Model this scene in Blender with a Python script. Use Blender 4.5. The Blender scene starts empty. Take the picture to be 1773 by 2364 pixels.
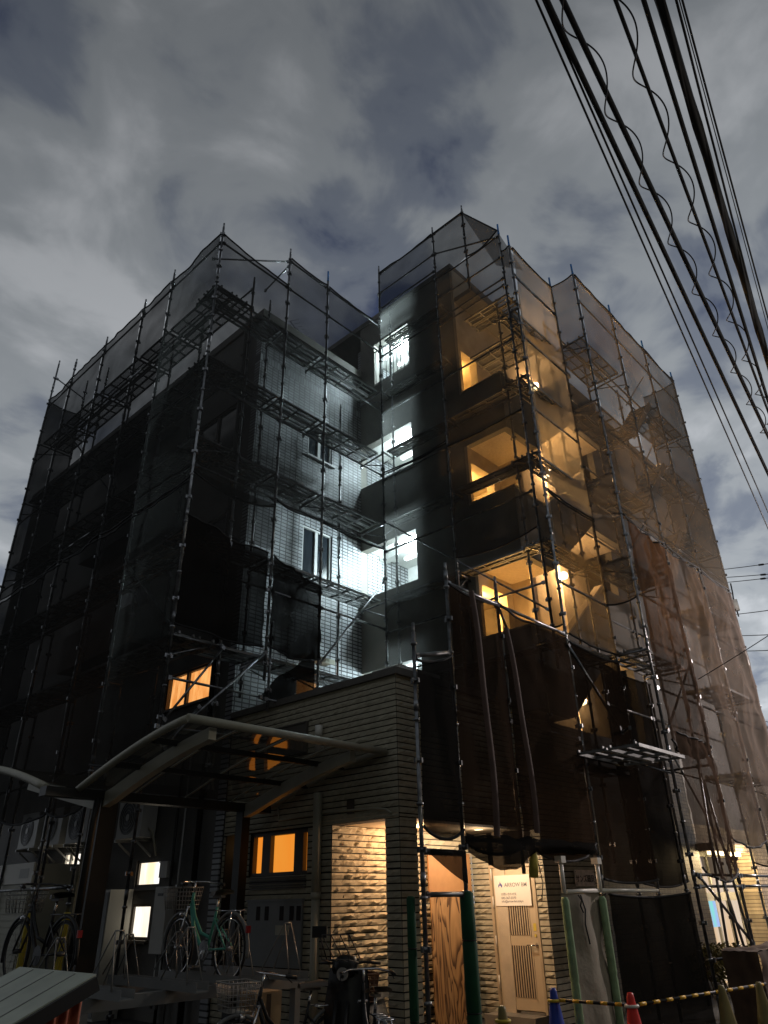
import bpy, bmesh, math, random
from mathutils import Vector, Matrix, noise
PI = math.pi
R = math.radians
random.seed(7)
sc = bpy.context.scene
C = sc.collection

# ------------------------------------------------------------------ camera
cd = bpy.data.cameras.new('camera')
cam = bpy.data.objects.new('camera', cd)
C.objects.link(cam)
YAW, PITCH, ROLL = R(42.68), R(28.49), R(-1.22)
fw = Vector((math.cos(YAW) * math.cos(PITCH), math.sin(YAW) * math.cos(PITCH), math.sin(PITCH)))
r0 = Vector((math.sin(YAW), -math.cos(YAW), 0))
u0 = r0.cross(fw)
rt = r0 * math.cos(ROLL) + u0 * math.sin(ROLL)
up = u0 * math.cos(ROLL) - r0 * math.sin(ROLL)
m = Matrix.Identity(4)
for i in range(3):
    m[i][0], m[i][1], m[i][2] = rt[i], up[i], -fw[i]
m[2][3] = 1.65
cam.matrix_world = m
cd.sensor_fit = 'VERTICAL'
cd.sensor_height = 36
cd.lens = 36 * 1650 / 2364
cd.clip_start = .05
cd.clip_end = 2000
sc.camera = cam
sc.render.resolution_x, sc.render.resolution_y = 768, 1024

# ------------------------------------------------------------------ view, sky
sc.view_settings.view_transform = 'Standard'
sc.view_settings.look = 'None'
sc.view_settings.exposure = 0
sc.view_settings.gamma = 1
sc.cycles.transparent_max_bounces = 40
sc.cycles.max_bounces = 8
sc.cycles.diffuse_bounces = 4
sc.cycles.sample_clamp_indirect = 4
w = bpy.data.worlds.new('World')
sc.world = w
w.use_nodes = True
nt = w.node_tree
for n in list(nt.nodes): nt.nodes.remove(n)
def N(t, x=0, y=0, **kw):
    n = nt.nodes.new(t)
    for k, v in kw.items(): setattr(n, k, v)
    return n
out = N('ShaderNodeOutputWorld')
bg = N('ShaderNodeBackground')
tc = N('ShaderNodeTexCoord')
sep = N('ShaderNodeSeparateXYZ')
nt.links.new(tc.outputs['Generated'], sep.inputs[0])
# clouds on a flat layer high above: direction projected on a plane
addz = N('ShaderNodeMath', operation='ADD'); addz.inputs[1].default_value = .22
nt.links.new(sep.outputs['Z'], addz.inputs[0])
mx = N('ShaderNodeMath', operation='MAXIMUM'); mx.inputs[1].default_value = .05
nt.links.new(addz.outputs[0], mx.inputs[0])
comb = N('ShaderNodeCombineXYZ')
for a in 'XY':
    dv = N('ShaderNodeMath', operation='DIVIDE')
    nt.links.new(sep.outputs[a], dv.inputs[0]); nt.links.new(mx.outputs[0], dv.inputs[1])
    nt.links.new(dv.outputs[0], comb.inputs[a])
mp = N('ShaderNodeMapping')
mp.inputs['Location'].default_value = (3.1, 1.7, 0)
mp.inputs['Rotation'].default_value = (0, 0, R(35))
mp.inputs['Scale'].default_value = (1.0, 1.12, 1)
nt.links.new(comb.outputs[0], mp.inputs[0])
n1 = N('ShaderNodeTexNoise'); n1.inputs['Scale'].default_value = 2.6; n1.inputs['Detail'].default_value = 5; n1.inputs['Roughness'].default_value = .48
n1.inputs['Distortion'].default_value = .25
nt.links.new(mp.outputs[0], n1.inputs['Vector'])
rp = N('ShaderNodeValToRGB')
rp.color_ramp.interpolation = 'EASE'
cr = rp.color_ramp
cr.elements[0].position = .34; cr.elements[0].color = (.030, .042, .085, 1)
cr.elements[1].position = .63; cr.elements[1].color = (.33, .345, .365, 1)
e = cr.elements.new(.43); e.color = (.115, .132, .165, 1)
e = cr.elements.new(.51); e.color = (.205, .222, .24, 1)
n2 = N('ShaderNodeTexNoise'); n2.inputs['Scale'].default_value = 6.0; n2.inputs['Detail'].default_value = 6; n2.inputs['Roughness'].default_value = .52; n2.inputs['Distortion'].default_value = .4
nt.links.new(mp.outputs[0], n2.inputs['Vector'])
mxf = N('ShaderNodeMix'); mxf.inputs[0].default_value = .42
nt.links.new(n1.outputs['Fac'], mxf.inputs[2]); nt.links.new(n2.outputs['Fac'], mxf.inputs[3])
nt.links.new(mxf.outputs[0], rp.inputs[0])
# brighter low down, where the town lights the clouds
mr = N('ShaderNodeMapRange'); mr.inputs[1].default_value = .15; mr.inputs[2].default_value = .95
mr.inputs[3].default_value = 1.75; mr.inputs[4].default_value = .50
nt.links.new(sep.outputs['Z'], mr.inputs[0])
mulc = N('ShaderNodeVectorMath', operation='SCALE')
nt.links.new(rp.outputs[0], mulc.inputs[0]); nt.links.new(mr.outputs[0], mulc.inputs['Scale'])
sky = N('ShaderNodeTexSky', sky_type='NISHITA')
sky.sun_disc = False
sky.sun_elevation = R(-4); sky.sun_rotation = R(200)
bg2 = N('ShaderNodeBackground'); bg2.inputs['Strength'].default_value = .05
nt.links.new(sky.outputs[0], bg2.inputs['Color'])
mr2 = N('ShaderNodeMapRange'); mr2.inputs[1].default_value = -.1; mr2.inputs[2].default_value = .75; mr2.inputs[3].default_value = .74; mr2.inputs[4].default_value = 1.1
nt.links.new(sep.outputs['X'], mr2.inputs[0])
mul2 = N('ShaderNodeVectorMath', operation='SCALE')
nt.links.new(mulc.outputs[0], mul2.inputs[0]); nt.links.new(mr2.outputs[0], mul2.inputs['Scale'])
nt.links.new(mul2.outputs[0], bg.inputs['Color'])
bg.inputs['Strength'].default_value = 1.22
ad = N('ShaderNodeAddShader')
nt.links.new(bg.outputs[0], ad.inputs[0]); nt.links.new(bg2.outputs[0], ad.inputs[1])
nt.links.new(ad.outputs[0], out.inputs['Surface'])

# ------------------------------------------------------------------ materials
def mat(name, col, rough=.6, metal=0, var=0, vscale=3, bump=0, bscale=40, emit=None, es=0, spec=None):
    M = bpy.data.materials.new(name)
    M.use_nodes = True
    t = M.node_tree
    b = t.nodes['Principled BSDF']
    b.inputs['Base Color'].default_value = (*col, 1)
    b.inputs['Roughness'].default_value = rough
    b.inputs['Metallic'].default_value = metal
    if spec is not None: b.inputs['Specular IOR Level'].default_value = spec
    if emit:
        b.inputs['Emission Color'].default_value = (*emit, 1)
        b.inputs['Emission Strength'].default_value = es
    if var or bump:
        tcn = t.nodes.new('ShaderNodeTexCoord')
    if var:
        nz = t.nodes.new('ShaderNodeTexNoise'); nz.inputs['Scale'].default_value = vscale; nz.inputs['Detail'].default_value = 5
        t.links.new(tcn.outputs['Object'], nz.inputs['Vector'])
        mxn = t.nodes.new('ShaderNodeMix'); mxn.data_type = 'RGBA'
        mxn.inputs[6].default_value = (*[c * (1 - var) for c in col], 1)
        mxn.inputs[7].default_value = (*[min(1, c * (1 + var)) for c in col], 1)
        mrn = t.nodes.new('ShaderNodeMapRange'); mrn.inputs[1].default_value = .3; mrn.inputs[2].default_value = .7
        t.links.new(nz.outputs['Fac'], mrn.inputs[0]); t.links.new(mrn.outputs[0], mxn.inputs[0])
        t.links.new(mxn.outputs[2], b.inputs['Base Color'])
    if bump:
        nb = t.nodes.new('ShaderNodeTexNoise'); nb.inputs['Scale'].default_value = bscale; nb.inputs['Detail'].default_value = 4
        t.links.new(tcn.outputs['Object'], nb.inputs['Vector'])
        bn = t.nodes.new('ShaderNodeBump'); bn.inputs['Strength'].default_value = bump; bn.inputs['Distance'].default_value = .02
        t.links.new(nb.outputs['Fac'], bn.inputs['Height']); t.links.new(bn.outputs[0], b.inputs['Normal'])
    return M

def net_mat(name, col, op, var=.12, trl=.5):
    M = bpy.data.materials.new(name); M.use_nodes = True
    t = M.node_tree
    for n in list(t.nodes): t.nodes.remove(n)
    o = t.nodes.new('ShaderNodeOutputMaterial'); mix = t.nodes.new('ShaderNodeMixShader')
    tr = t.nodes.new('ShaderNodeBsdfTransparent'); df = t.nodes.new('ShaderNodeBsdfDiffuse'); tl = t.nodes.new('ShaderNodeBsdfTranslucent')
    m2 = t.nodes.new('ShaderNodeMixShader'); m2.inputs[0].default_value = trl
    df.inputs[0].default_value = (*col, 1); tl.inputs[0].default_value = (*col, 1)
    t.links.new(df.outputs[0], m2.inputs[1]); t.links.new(tl.outputs[0], m2.inputs[2])
    tcn = t.nodes.new('ShaderNodeTexCoord'); nz = t.nodes.new('ShaderNodeTexNoise')
    nz.inputs['Scale'].default_value = 1.3; nz.inputs['Detail'].default_value = 6
    t.links.new(tcn.outputs['Object'], nz.inputs['Vector'])
    mrn = t.nodes.new('ShaderNodeMapRange'); mrn.inputs[1].default_value = .3; mrn.inputs[2].default_value = .7
    mrn.inputs[3].default_value = op - var; mrn.inputs[4].default_value = op + var
    t.links.new(nz.outputs['Fac'], mrn.inputs[0]); t.links.new(mrn.outputs[0], mix.inputs[0])
    t.links.new(tr.outputs[0], mix.inputs[1]); t.links.new(m2.outputs[0], mix.inputs[2])
    t.links.new(mix.outputs[0], o.inputs['Surface'])
    return M

def brick_mat(name, col, mortar, bw, bh, ms, axis, offset=0.0, rough=.5, var=.25):
    """stack of tiles; axis 'x': wall along x, 'y': wall along y"""
    M = bpy.data.materials.new(name); M.use_nodes = True
    t = M.node_tree; b = t.nodes['Principled BSDF']
    tcn = t.nodes.new('ShaderNodeTexCoord'); sp = t.nodes.new('ShaderNodeSeparateXYZ'); cb = t.nodes.new('ShaderNodeCombineXYZ')
    t.links.new(tcn.outputs['Object'], sp.inputs[0])
    t.links.new(sp.outputs['X' if axis == 'x' else 'Y'], cb.inputs['X']); t.links.new(sp.outputs['Z'], cb.inputs['Y'])
    br = t.nodes.new('ShaderNodeTexBrick'); br.offset = offset
    br.inputs['Scale'].default_value = 1
    br.inputs['Brick Width'].default_value = bw; br.inputs['Row Height'].default_value = bh
    br.inputs['Mortar Size'].default_value = ms; br.inputs['Mortar Smooth'].default_value = .1
    br.inputs['Color1'].default_value = (*[c * (1 - var) for c in col], 1)
    br.inputs['Color2'].default_value = (*[min(1, c * (1 + var)) for c in col], 1)
    br.inputs['Mortar'].default_value = (*mortar, 1)
    t.links.new(cb.outputs[0], br.inputs['Vector'])
    nz = t.nodes.new('ShaderNodeTexNoise'); nz.inputs['Scale'].default_value = .9; nz.inputs['Detail'].default_value = 7; nz.inputs['Roughness'].default_value = .65
    mpn = t.nodes.new('ShaderNodeMapping'); mpn.inputs['Scale'].default_value = (1.6, 1.6, .45)
    t.links.new(tcn.outputs['Object'], mpn.inputs[0]); t.links.new(mpn.outputs[0], nz.inputs['Vector'])
    mrn = t.nodes.new('ShaderNodeMapRange'); mrn.inputs[1].default_value = .32; mrn.inputs[2].default_value = .68; mrn.inputs[3].default_value = .55; mrn.inputs[4].default_value = 1.15
    t.links.new(nz.outputs['Fac'], mrn.inputs[0])
    ms_ = t.nodes.new('ShaderNodeVectorMath'); ms_.operation = 'SCALE'
    t.links.new(br.outputs['Color'], ms_.inputs[0]); t.links.new(mrn.outputs[0], ms_.inputs['Scale'])
    t.links.new(ms_.outputs[0], b.inputs['Base Color'])
    bn = t.nodes.new('ShaderNodeBump'); bn.invert = True; bn.inputs['Strength'].default_value = .6; bn.inputs['Distance'].default_value = .01
    t.links.new(br.outputs['Fac'], bn.inputs['Height']); t.links.new(bn.outputs[0], b.inputs['Normal'])
    b.inputs['Roughness'].default_value = rough
    return M

def wood_mat(name, c1, c2, scale, dist, rot=(0, 0, 0)):
    M = bpy.data.materials.new(name); M.use_nodes = True
    t = M.node_tree; b = t.nodes['Principled BSDF']
    tcn = t.nodes.new('ShaderNodeTexCoord'); mpn = t.nodes.new('ShaderNodeMapping')
    mpn.inputs['Scale'].default_value = (1, 1, .22); mpn.inputs['Rotation'].default_value = rot
    t.links.new(tcn.outputs['Object'], mpn.inputs[0])
    nz = t.nodes.new('ShaderNodeTexNoise'); nz.inputs['Scale'].default_value = scale; nz.inputs['Detail'].default_value = 3
    nz.inputs['Distortion'].default_value = dist
    t.links.new(mpn.outputs[0], nz.inputs['Vector'])
    ml = t.nodes.new('ShaderNodeMath'); ml.operation = 'MULTIPLY'; ml.inputs[1].default_value = 13
    fr = t.nodes.new('ShaderNodeMath'); fr.operation = 'FRACT'
    t.links.new(nz.outputs['Fac'], ml.inputs[0]); t.links.new(ml.outputs[0], fr.inputs[0])
    rpn = t.nodes.new('ShaderNodeValToRGB')
    rpn.color_ramp.elements[0].color = (*c2, 1); rpn.color_ramp.elements[0].position = .12
    rpn.color_ramp.elements[1].color = (*c1, 1); rpn.color_ramp.elements[1].position = .55
    el = rpn.color_ramp.elements.new(.97); el.color = (*[.75 * c for c in c1], 1)
    t.links.new(fr.outputs[0], rpn.inputs[0]); t.links.new(rpn.outputs[0], b.inputs['Base Color'])
    b.inputs['Roughness'].default_value = .6
    return M

def glow_mat(name, col, s, col2=None, axis=0, sc_=6):
    """lit pane: emission with soft vertical folds"""
    M = bpy.data.materials.new(name); M.use_nodes = True
    t = M.node_tree
    for n in list(t.nodes): t.nodes.remove(n)
    o = t.nodes.new('ShaderNodeOutputMaterial'); em = t.nodes.new('ShaderNodeEmission')
    em.inputs['Strength'].default_value = s
    tcn = t.nodes.new('ShaderNodeTexCoord'); mpn = t.nodes.new('ShaderNodeMapping')
    mpn.inputs['Scale'].default_value = (sc_, sc_, .25 * sc_)
    nz = t.nodes.new('ShaderNodeTexNoise'); nz.inputs['Scale'].default_value = 1; nz.inputs['Detail'].default_value = 3
    t.links.new(tcn.outputs['Object'], mpn.inputs[0]); t.links.new(mpn.outputs[0], nz.inputs['Vector'])
    mxn = t.nodes.new('ShaderNodeMix'); mxn.data_type = 'RGBA'
    mxn.inputs[6].default_value = (*col, 1); mxn.inputs[7].default_value = (*(col2 or [.8 * c for c in col]), 1)
    mrn = t.nodes.new('ShaderNodeMapRange'); mrn.inputs[1].default_value = .35; mrn.inputs[2].default_value = .65
    t.links.new(nz.outputs['Fac'], mrn.inputs[0]); t.links.new(mrn.outputs[0], mxn.inputs[0])
    t.links.new(mxn.outputs[2], em.inputs['Color']); t.links.new(em.outputs[0], o.inputs['Surface'])
    return M

GALV = mat('galvanised_steel', (.21, .215, .22), .3, .9, .5, 9)
DKSTEEL = mat('dark_steel', (.10, .10, .10), .45, .6, .3, 6)
BLUEP = mat('blue_paint', (.03, .16, .42), .5, 0, .2, 20)
DECK = mat('deck_steel', (.24, .245, .24), .5, .6, .3, 5)
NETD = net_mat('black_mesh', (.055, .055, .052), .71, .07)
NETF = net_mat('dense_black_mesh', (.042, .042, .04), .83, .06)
NETL = net_mat('dark_mesh_lit', (.125, .11, .09), .72, .06, .55)  # glow of the stair lamps put into the mesh colour
NETW = net_mat('pale_lit_mesh', (.31, .29, .25), .76, .05, .6)  # paler copy, stronger lamp glow put into the colour
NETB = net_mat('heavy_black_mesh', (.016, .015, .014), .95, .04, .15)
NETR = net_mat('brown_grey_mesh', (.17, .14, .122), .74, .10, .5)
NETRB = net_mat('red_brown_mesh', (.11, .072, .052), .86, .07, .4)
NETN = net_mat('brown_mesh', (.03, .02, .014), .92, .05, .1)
HEM = mat('net_hem', (.012, .012, .012), .8)
ROPE = mat('rope', (.01, .01, .01), .8)
CONC = mat('painted_wall', (.20, .19, .165), .8, 0, .18, 1.2, .25, 60)
DARKW = mat('dark_wall', (.14, .135, .125), .85, 0, .2, 1.0, .2, 30)
SOFFIT = mat('soffit_paint', (.62, .52, .36), .85, 0, .08, 18, .35, 120)
CORR = mat('corridor_paint', (.78, .78, .74), .7, 0, .05, 3)
STAIRW = mat('stair_paint', (.55, .47, .35), .85, 0, .12, 5, .3, 90)
TILEX = brick_mat('tile_x', (.34, .35, .36), (.02, .02, .02), .165, .082, .013, 'x')
TILEXV = brick_mat('tile_soldier', (.37, .38, .39), (.045, .045, .045), .082, .205, .008, 'x')
TILEX2 = brick_mat('beige_tile_x', (.50, .41, .28), (.12, .09, .06), .13, .075, .007, 'x')
TILEY2 = brick_mat('beige_tile_y', (.50, .41, .28), (.12, .09, .06), .13, .075, .007, 'y')
STONE = mat('split_stone', (.42, .385, .285), .9, 0, .14, 9, .3, 70)
COPING = mat('coping', (.12, .11, .095), .7, 0, .2, 4)
ASPHALT = mat('asphalt', (.045, .045, .045), .85, 0, .25, 4, .4, 120)
CREAM = mat('cream_metal', (.40, .385, .30), .5, .1, .08, 4)
DOORM = mat('door_paint', (.55, .455, .31), .45, 0, .05, 3)
DOORF = mat('door_frame_paint', (.46, .37, .25), .45, 0, .05, 3)
DARKGAP = mat('louver_dark', (.02, .012, .01), .8)
CHROME = mat('chrome', (.75, .75, .75), .2, 1)
WHITE = mat('white_board', (.82, .79, .70), .5, 0, .03, 4)
INKB = mat('blue_ink', (.10, .11, .32), .6)
INKG = mat('grey_ink', (.24, .23, .24), .6)
INKBR = mat('brown_ink', (.02, .008, .004), .7)
PLAQUE = mat('plaque', (.60, .48, .43), .6, 0, .25, 12)
PLY = wood_mat('plywood', (.46, .27, .12), (.07, .03, .011), 2.3, .8)
OSB = mat('board_orange', (.36, .19, .08), .7, 0, .1, 6)
GREEN = mat('green_foam', (.003, .06, .022), .8, 0, .15, 6)
SAGE = mat('sage_foam', (.22, .33, .18), .85, 0, .2, 8, .2, 60)
SHEET = mat('grey_sheet', (.25, .22, .165), .85, 0, .25, 3, .5, 9)
STRAP = mat('brown_strap', (.06, .034, .026), .85, 0, .25, 5)
PVC = mat('white_pvc', (.72, .70, .62), .4, 0, .05, 4)
YELLOW = mat('yellow_plastic', (.55, .42, .03), .5, 0, .1, 7)
YELD = mat('dull_yellow_cover', (.52, .43, .07), .6, 0, .3, 6)
CONEB = mat('blue_cone', (.012, .045, .36), .45, 0, .1, 6)
CONER = mat('red_cone', (.72, .03, .02), .45, 0, .1, 6)
CONEO = mat('olive_cone', (.20, .16, .05), .5, 0, .2, 6)
BARY = mat('bar_yellow', (.75, .42, .02), .5)
BARK = mat('bar_black', (.015, .014, .013), .5)
RUBBER = mat('rubber', (.012, .012, .012), .7)
MINT = mat('mint_paint', (.10, .42, .33), .35, .1, .05, 4)
BLACKP = mat('black_plastic', (.010, .010, .010), .45)
WICKER = mat('wicker_brown', (.16, .07, .03), .7)
WIRE = mat('wire_grey', (.35, .35, .33), .4, .6)
RED = mat('red_lens', (.4, .01, .01), .3)
GLASSD = mat('dark_glass', (.02, .025, .03), .12, 0)
FRAMEW = mat('white_frame', (.62, .62, .60), .4)
FRAMEB = mat('brown_frame', (.07, .055, .04), .5)
ACW = mat('ac_white', (.48, .47, .43), .5, 0, .06, 3)
GREYB = mat('grey_cabinet', (.20, .205, .20), .5, 0, .08, 3)
ROOFP = net_mat('polycarbonate', (.05, .046, .038), .55, .04, .3)
_t = ROOFP.node_tree; _g = _t.nodes.new('ShaderNodeBsdfGlossy'); _g.inputs['Roughness'].default_value = .04; _g.inputs['Color'].default_value = (.55, .5, .42, 1)
_a = _t.nodes.new('ShaderNodeMixShader'); _o = next(n for n in _t.nodes if n.type == 'OUTPUT_MATERIAL'); _s = _o.inputs['Surface'].links[0].from_socket
_a.inputs[0].default_value = .3; _t.links.new(_s, _a.inputs[1]); _t.links.new(_g.outputs[0], _a.inputs[2]); _t.links.new(_a.outputs[0], _o.inputs['Surface'])
ALU = mat('bronze_alu', (.03, .029, .025), .45, .4, .1, 4)
RUST = mat('rust_sheet', (.36, .085, .035), .6, 0, .2, 5)
LID = mat('lid_green', (.42, .45, .37), .5, 0, .14, 5)
CARD = mat('cardboard', (.40, .26, .13), .8, 0, .1, 5)
LEAF = mat('hedge_leaf', (.12, .10, .02), .7, 0, .5, 9)
BAG = mat('brown_bag', (.085, .052, .032), .85, 0, .3, 5)
ORANGE = mat('orange_plastic', (.8, .2, .03), .5)
CABLE = mat('cable', (.008, .008, .009), .6)
CURT = glow_mat('lit_curtain', (1, .47, .15), 1.25, (.75, .27, .06), sc_=9)
PANEO = glow_mat('lit_orange_pane', (1, .30, .028), .85, (1, .37, .045), sc_=1.5)
PANEW = glow_mat('lit_white_pane', (1, .98, .92), 1.3, (1, .78, .5), sc_=3.5)
POSTER = glow_mat('lit_poster', (.45, .55, 1), .9, (.3, .85, .8), sc_=4)
TUBEL = mat('tube_light', (1, 1, 1), .5, emit=(.80, .96, 1), es=7)
LAMPW = mat('warm_lamp', (1, 1, 1), .5, emit=(1, .78, .42), es=26)
PUBL = mat('street_lens', (1, 1, 1), .5, emit=(1, .88, .82), es=12)
DOWNL = mat('down_light', (1, 1, 1), .5, emit=(1, .72, .36), es=14)

# ------------------------------------------------------------------ mesh helpers
class MB:
    def __init__(s): s.v = []; s.f = []; s.mi = []; s.sm = []
    def add(s, vs, fs, mi=0, sm=False):
        o = len(s.v); s.v += [tuple(q) for q in vs]
        for f in fs: s.f.append([i + o for i in f]); s.mi.append(mi); s.sm.append(sm)
        return s
    def box(s, a, b, mi=0):
        x0, y0, z0 = [min(a[i], b[i]) for i in range(3)]; x1, y1, z1 = [max(a[i], b[i]) for i in range(3)]
        vs = [(x0, y0, z0), (x1, y0, z0), (x1, y1, z0), (x0, y1, z0), (x0, y0, z1), (x1, y0, z1), (x1, y1, z1), (x0, y1, z1)]
        return s.add(vs, [(3, 2, 1, 0), (4, 5, 6, 7), (0, 1, 5, 4), (1, 2, 6, 5), (2, 3, 7, 6), (3, 0, 4, 7)], mi)
    def bar(s, p, q, wd, ht, mi=0, upv=(0, 0, 1)):
        p = Vector(p); q = Vector(q); d = (q - p).normalized(); u = Vector(upv)
        if abs(d.dot(u)) > .98: u = Vector((1, 0, 0))
        sd = d.cross(u).normalized() * wd / 2; u2 = sd.cross(d).normalized() * ht / 2
        vs = [p - sd - u2, p + sd - u2, p + sd + u2, p - sd + u2, q - sd - u2, q + sd - u2, q + sd + u2, q - sd + u2]
        return s.add(vs, [(0, 1, 2, 3), (7, 6, 5, 4), (0, 4, 5, 1), (1, 5, 6, 2), (2, 6, 7, 3), (3, 7, 4, 0)], mi)
    def tube(s, pts, r, n=8, mi=0, caps=True, closed=False):
        pts = [Vector(p) for p in pts]; k = len(pts); rs = r if isinstance(r, (list, tuple)) else [r] * k
        vs = []; pu = None
        for i, p in enumerate(pts):
            if closed: d = pts[(i + 1) % k] - pts[i - 1]
            else: d = pts[min(i + 1, k - 1)] - pts[max(i - 1, 0)]
            d.normalize()
            if pu is None:
                pu = Vector((0, 0, 1)) if abs(d.z) < .9 else Vector((1, 0, 0))
            u = (pu - d * pu.dot(d))
            if u.length < 1e-4: u = Vector((0, 1, 0)) - d * d.y
            u.normalize(); pu = u; v = d.cross(u)
            for j in range(n):
                a = 2 * PI * j / n; vs.append(p + (u * math.cos(a) + v * math.sin(a)) * rs[i])
        fs = []
        for i in range(k if closed else k - 1):
            i2 = (i + 1) % k
            for j in range(n): fs.append((i * n + j, i * n + (j + 1) % n, i2 * n + (j + 1) % n, i2 * n + j))
        s.add(vs, fs, mi, True)
        if caps and not closed:
            o = len(s.v) - len(vs)
            s.f.append([o + j for j in range(n)][::-1]); s.mi.append(mi); s.sm.append(False)
            s.f.append([o + (k - 1) * n + j for j in range(n)]); s.mi.append(mi); s.sm.append(False)
        return s
    def lathe(s, c, prof, n=16, mi=0, axis='z', sm=True):
        c = Vector(c); vs = []
        for (r, h) in prof:
            for j in range(n):
                a = 2 * PI * j / n
                if axis == 'z': vs.append(c + Vector((r * math.cos(a), r * math.sin(a), h)))
                elif axis == 'x': vs.append(c + Vector((h, r * math.cos(a), r * math.sin(a))))
                else: vs.append(c + Vector((r * math.sin(a), h, r * math.cos(a))))
        k = len(prof)
        fs = [(i * n + j, i * n + (j + 1) % n, (i + 1) * n + (j + 1) % n, (i + 1) * n + j) for i in range(k - 1) for j in range(n)]
        s.add(vs, fs, mi, sm)
        o = len(s.v) - len(vs)
        s.f.append([o + j for j in range(n)][::-1]); s.mi.append(mi); s.sm.append(False)
        s.f.append([o + (k - 1) * n + j for j in range(n)]); s.mi.append(mi); s.sm.append(False)
        return s
    def grid(s, fn, nu, nv, mi=0, sm=True):
        vs = [fn(i / nu, j / nv) for j in range(nv + 1) for i in range(nu + 1)]
        fs = [(j * (nu + 1) + i, j * (nu + 1) + i + 1, (j + 1) * (nu + 1) + i + 1, (j + 1) * (nu + 1) + i) for j in range(nv) for i in range(nu)]
        return s.add(vs, fs, mi, sm)
    def build(s, name, mats, parent=None, origin=None):
        me = bpy.data.meshes.new(name)
        o = Vector(origin) if origin else Vector((0, 0, 0))
        me.from_pydata([tuple(Vector(q) - o) for q in s.v], [], s.f)
        if not isinstance(mats, (list, tuple)): mats = [mats]
        for q in mats: me.materials.append(q)
        me.polygons.foreach_set('material_index', s.mi)
        me.polygons.foreach_set('use_smooth', s.sm)
        me.update()
        ob = bpy.data.objects.new(name, me)
        ob.location = o
        C.objects.link(ob)
        if parent:
            ob.parent = parent
            ob.location = o - Vector(PO.get(parent.name, (0, 0, 0)))
        PO[ob.name] = tuple(o)
        return ob
PO = {}
def tag(o, label=None, cat=None, group=None, kind=None):
    if label: o['label'] = label
    if cat: o['category'] = cat
    if group: o['group'] = group
    if kind: o['kind'] = kind
    return o
def thing(name, label, cat, loc=(0, 0, 0), group=None):
    o = bpy.data.objects.new(name, None); C.objects.link(o); o.location = loc
    o.empty_display_size = .2
    PO[o.name] = tuple(loc)
    return tag(o, label, cat, group)
def copy_tree(o, parent=None):
    c = o.copy(); C.objects.link(c); c.parent = parent
    PO[c.name] = PO.get(o.name, (0, 0, 0))
    for ch in list(o.children): copy_tree(ch, c)
    return c
def lamp(name, loc, watts, col, parent, radius=.06, spot=None, aim=None, blend=.6):
    L = bpy.data.lights.new(name, 'SPOT' if spot else 'POINT'); L.energy = watts; L.color = col; L.shadow_soft_size = radius
    o = bpy.data.objects.new(name, L); C.objects.link(o)
    o.location = Vector(loc) - Vector(PO.get(parent.name, (0, 0, 0))) if parent else loc
    if spot:
        L.spot_size = R(spot); L.spot_blend = blend
        o.rotation_euler = Vector(aim).to_track_quat('-Z', 'Y').to_euler()
    if parent: o.parent = parent
    return o
def text(name, s, size, M, origin, ux, uz, parent, align='LEFT', ext=.001, off=.012):
    cu = bpy.data.curves.new(name, 'FONT'); cu.body = s; cu.size = size; cu.align_x = align; cu.extrude = ext; cu.offset = size * off
    tmp = bpy.data.objects.new('tmp_text', cu); C.objects.link(tmp)
    bpy.context.view_layer.update()
    me = bpy.data.meshes.new_from_object(tmp.evaluated_get(bpy.context.evaluated_depsgraph_get()))
    bpy.data.objects.remove(tmp)
    me.name = name
    ux = Vector(ux).normalized(); uz = Vector(uz).normalized(); nn = ux.cross(uz)
    mm = Matrix.Identity(4)
    for i in range(3): mm[i][0], mm[i][1], mm[i][2] = ux[i], uz[i], nn[i]
    po = Vector(PO.get(parent.name, (0, 0, 0)))
    mm.translation = Vector(origin) - po
    me.transform(mm)
    me.materials.clear(); me.materials.append(M)
    for p in me.polygons: p.material_index = 0
    ob = bpy.data.objects.new(name, me); C.objects.link(ob); ob.parent = parent
    PO[ob.name] = tuple(po)
    return ob
def rects_minus(u0, u1, z0, z1, holes):
    us = sorted({u0, u1, *[max(u0, min(u1, h[i])) for h in holes for i in (0, 1)]})
    zs = sorted({z0, z1, *[max(z0, min(z1, h[i])) for h in holes for i in (2, 3)]})
    res = []
    for b in range(len(zs) - 1):
        run = None
        for a in range(len(us) - 1):
            cu, cz = (us[a] + us[a + 1]) / 2, (zs[b] + zs[b + 1]) / 2
            hole = any(h[0] < cu < h[1] and h[2] < cz < h[3] for h in holes)
            if hole:
                if run: res.append((*run, zs[b], zs[b + 1])); run = None
            else: run = (run[0], us[a + 1]) if run else (us[a], us[a + 1])
        if run: res.append((*run, zs[b], zs[b + 1]))
    return res
def wall_x(mb, X0, X1, y0, y1, z0, z1, holes=(), mi=0):
    for (a, b, c, d) in rects_minus(y0, y1, z0, z1, list(holes)): mb.box((X0, a, c), (X1, b, d), mi)
    return mb
def wall_y(mb, Y0, Y1, x0, x1, z0, z1, holes=(), mi=0):
    for (a, b, c, d) in rects_minus(x0, x1, z0, z1, list(holes)): mb.box((a, Y0, c), (b, Y1, d), mi)
    return mb
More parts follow.
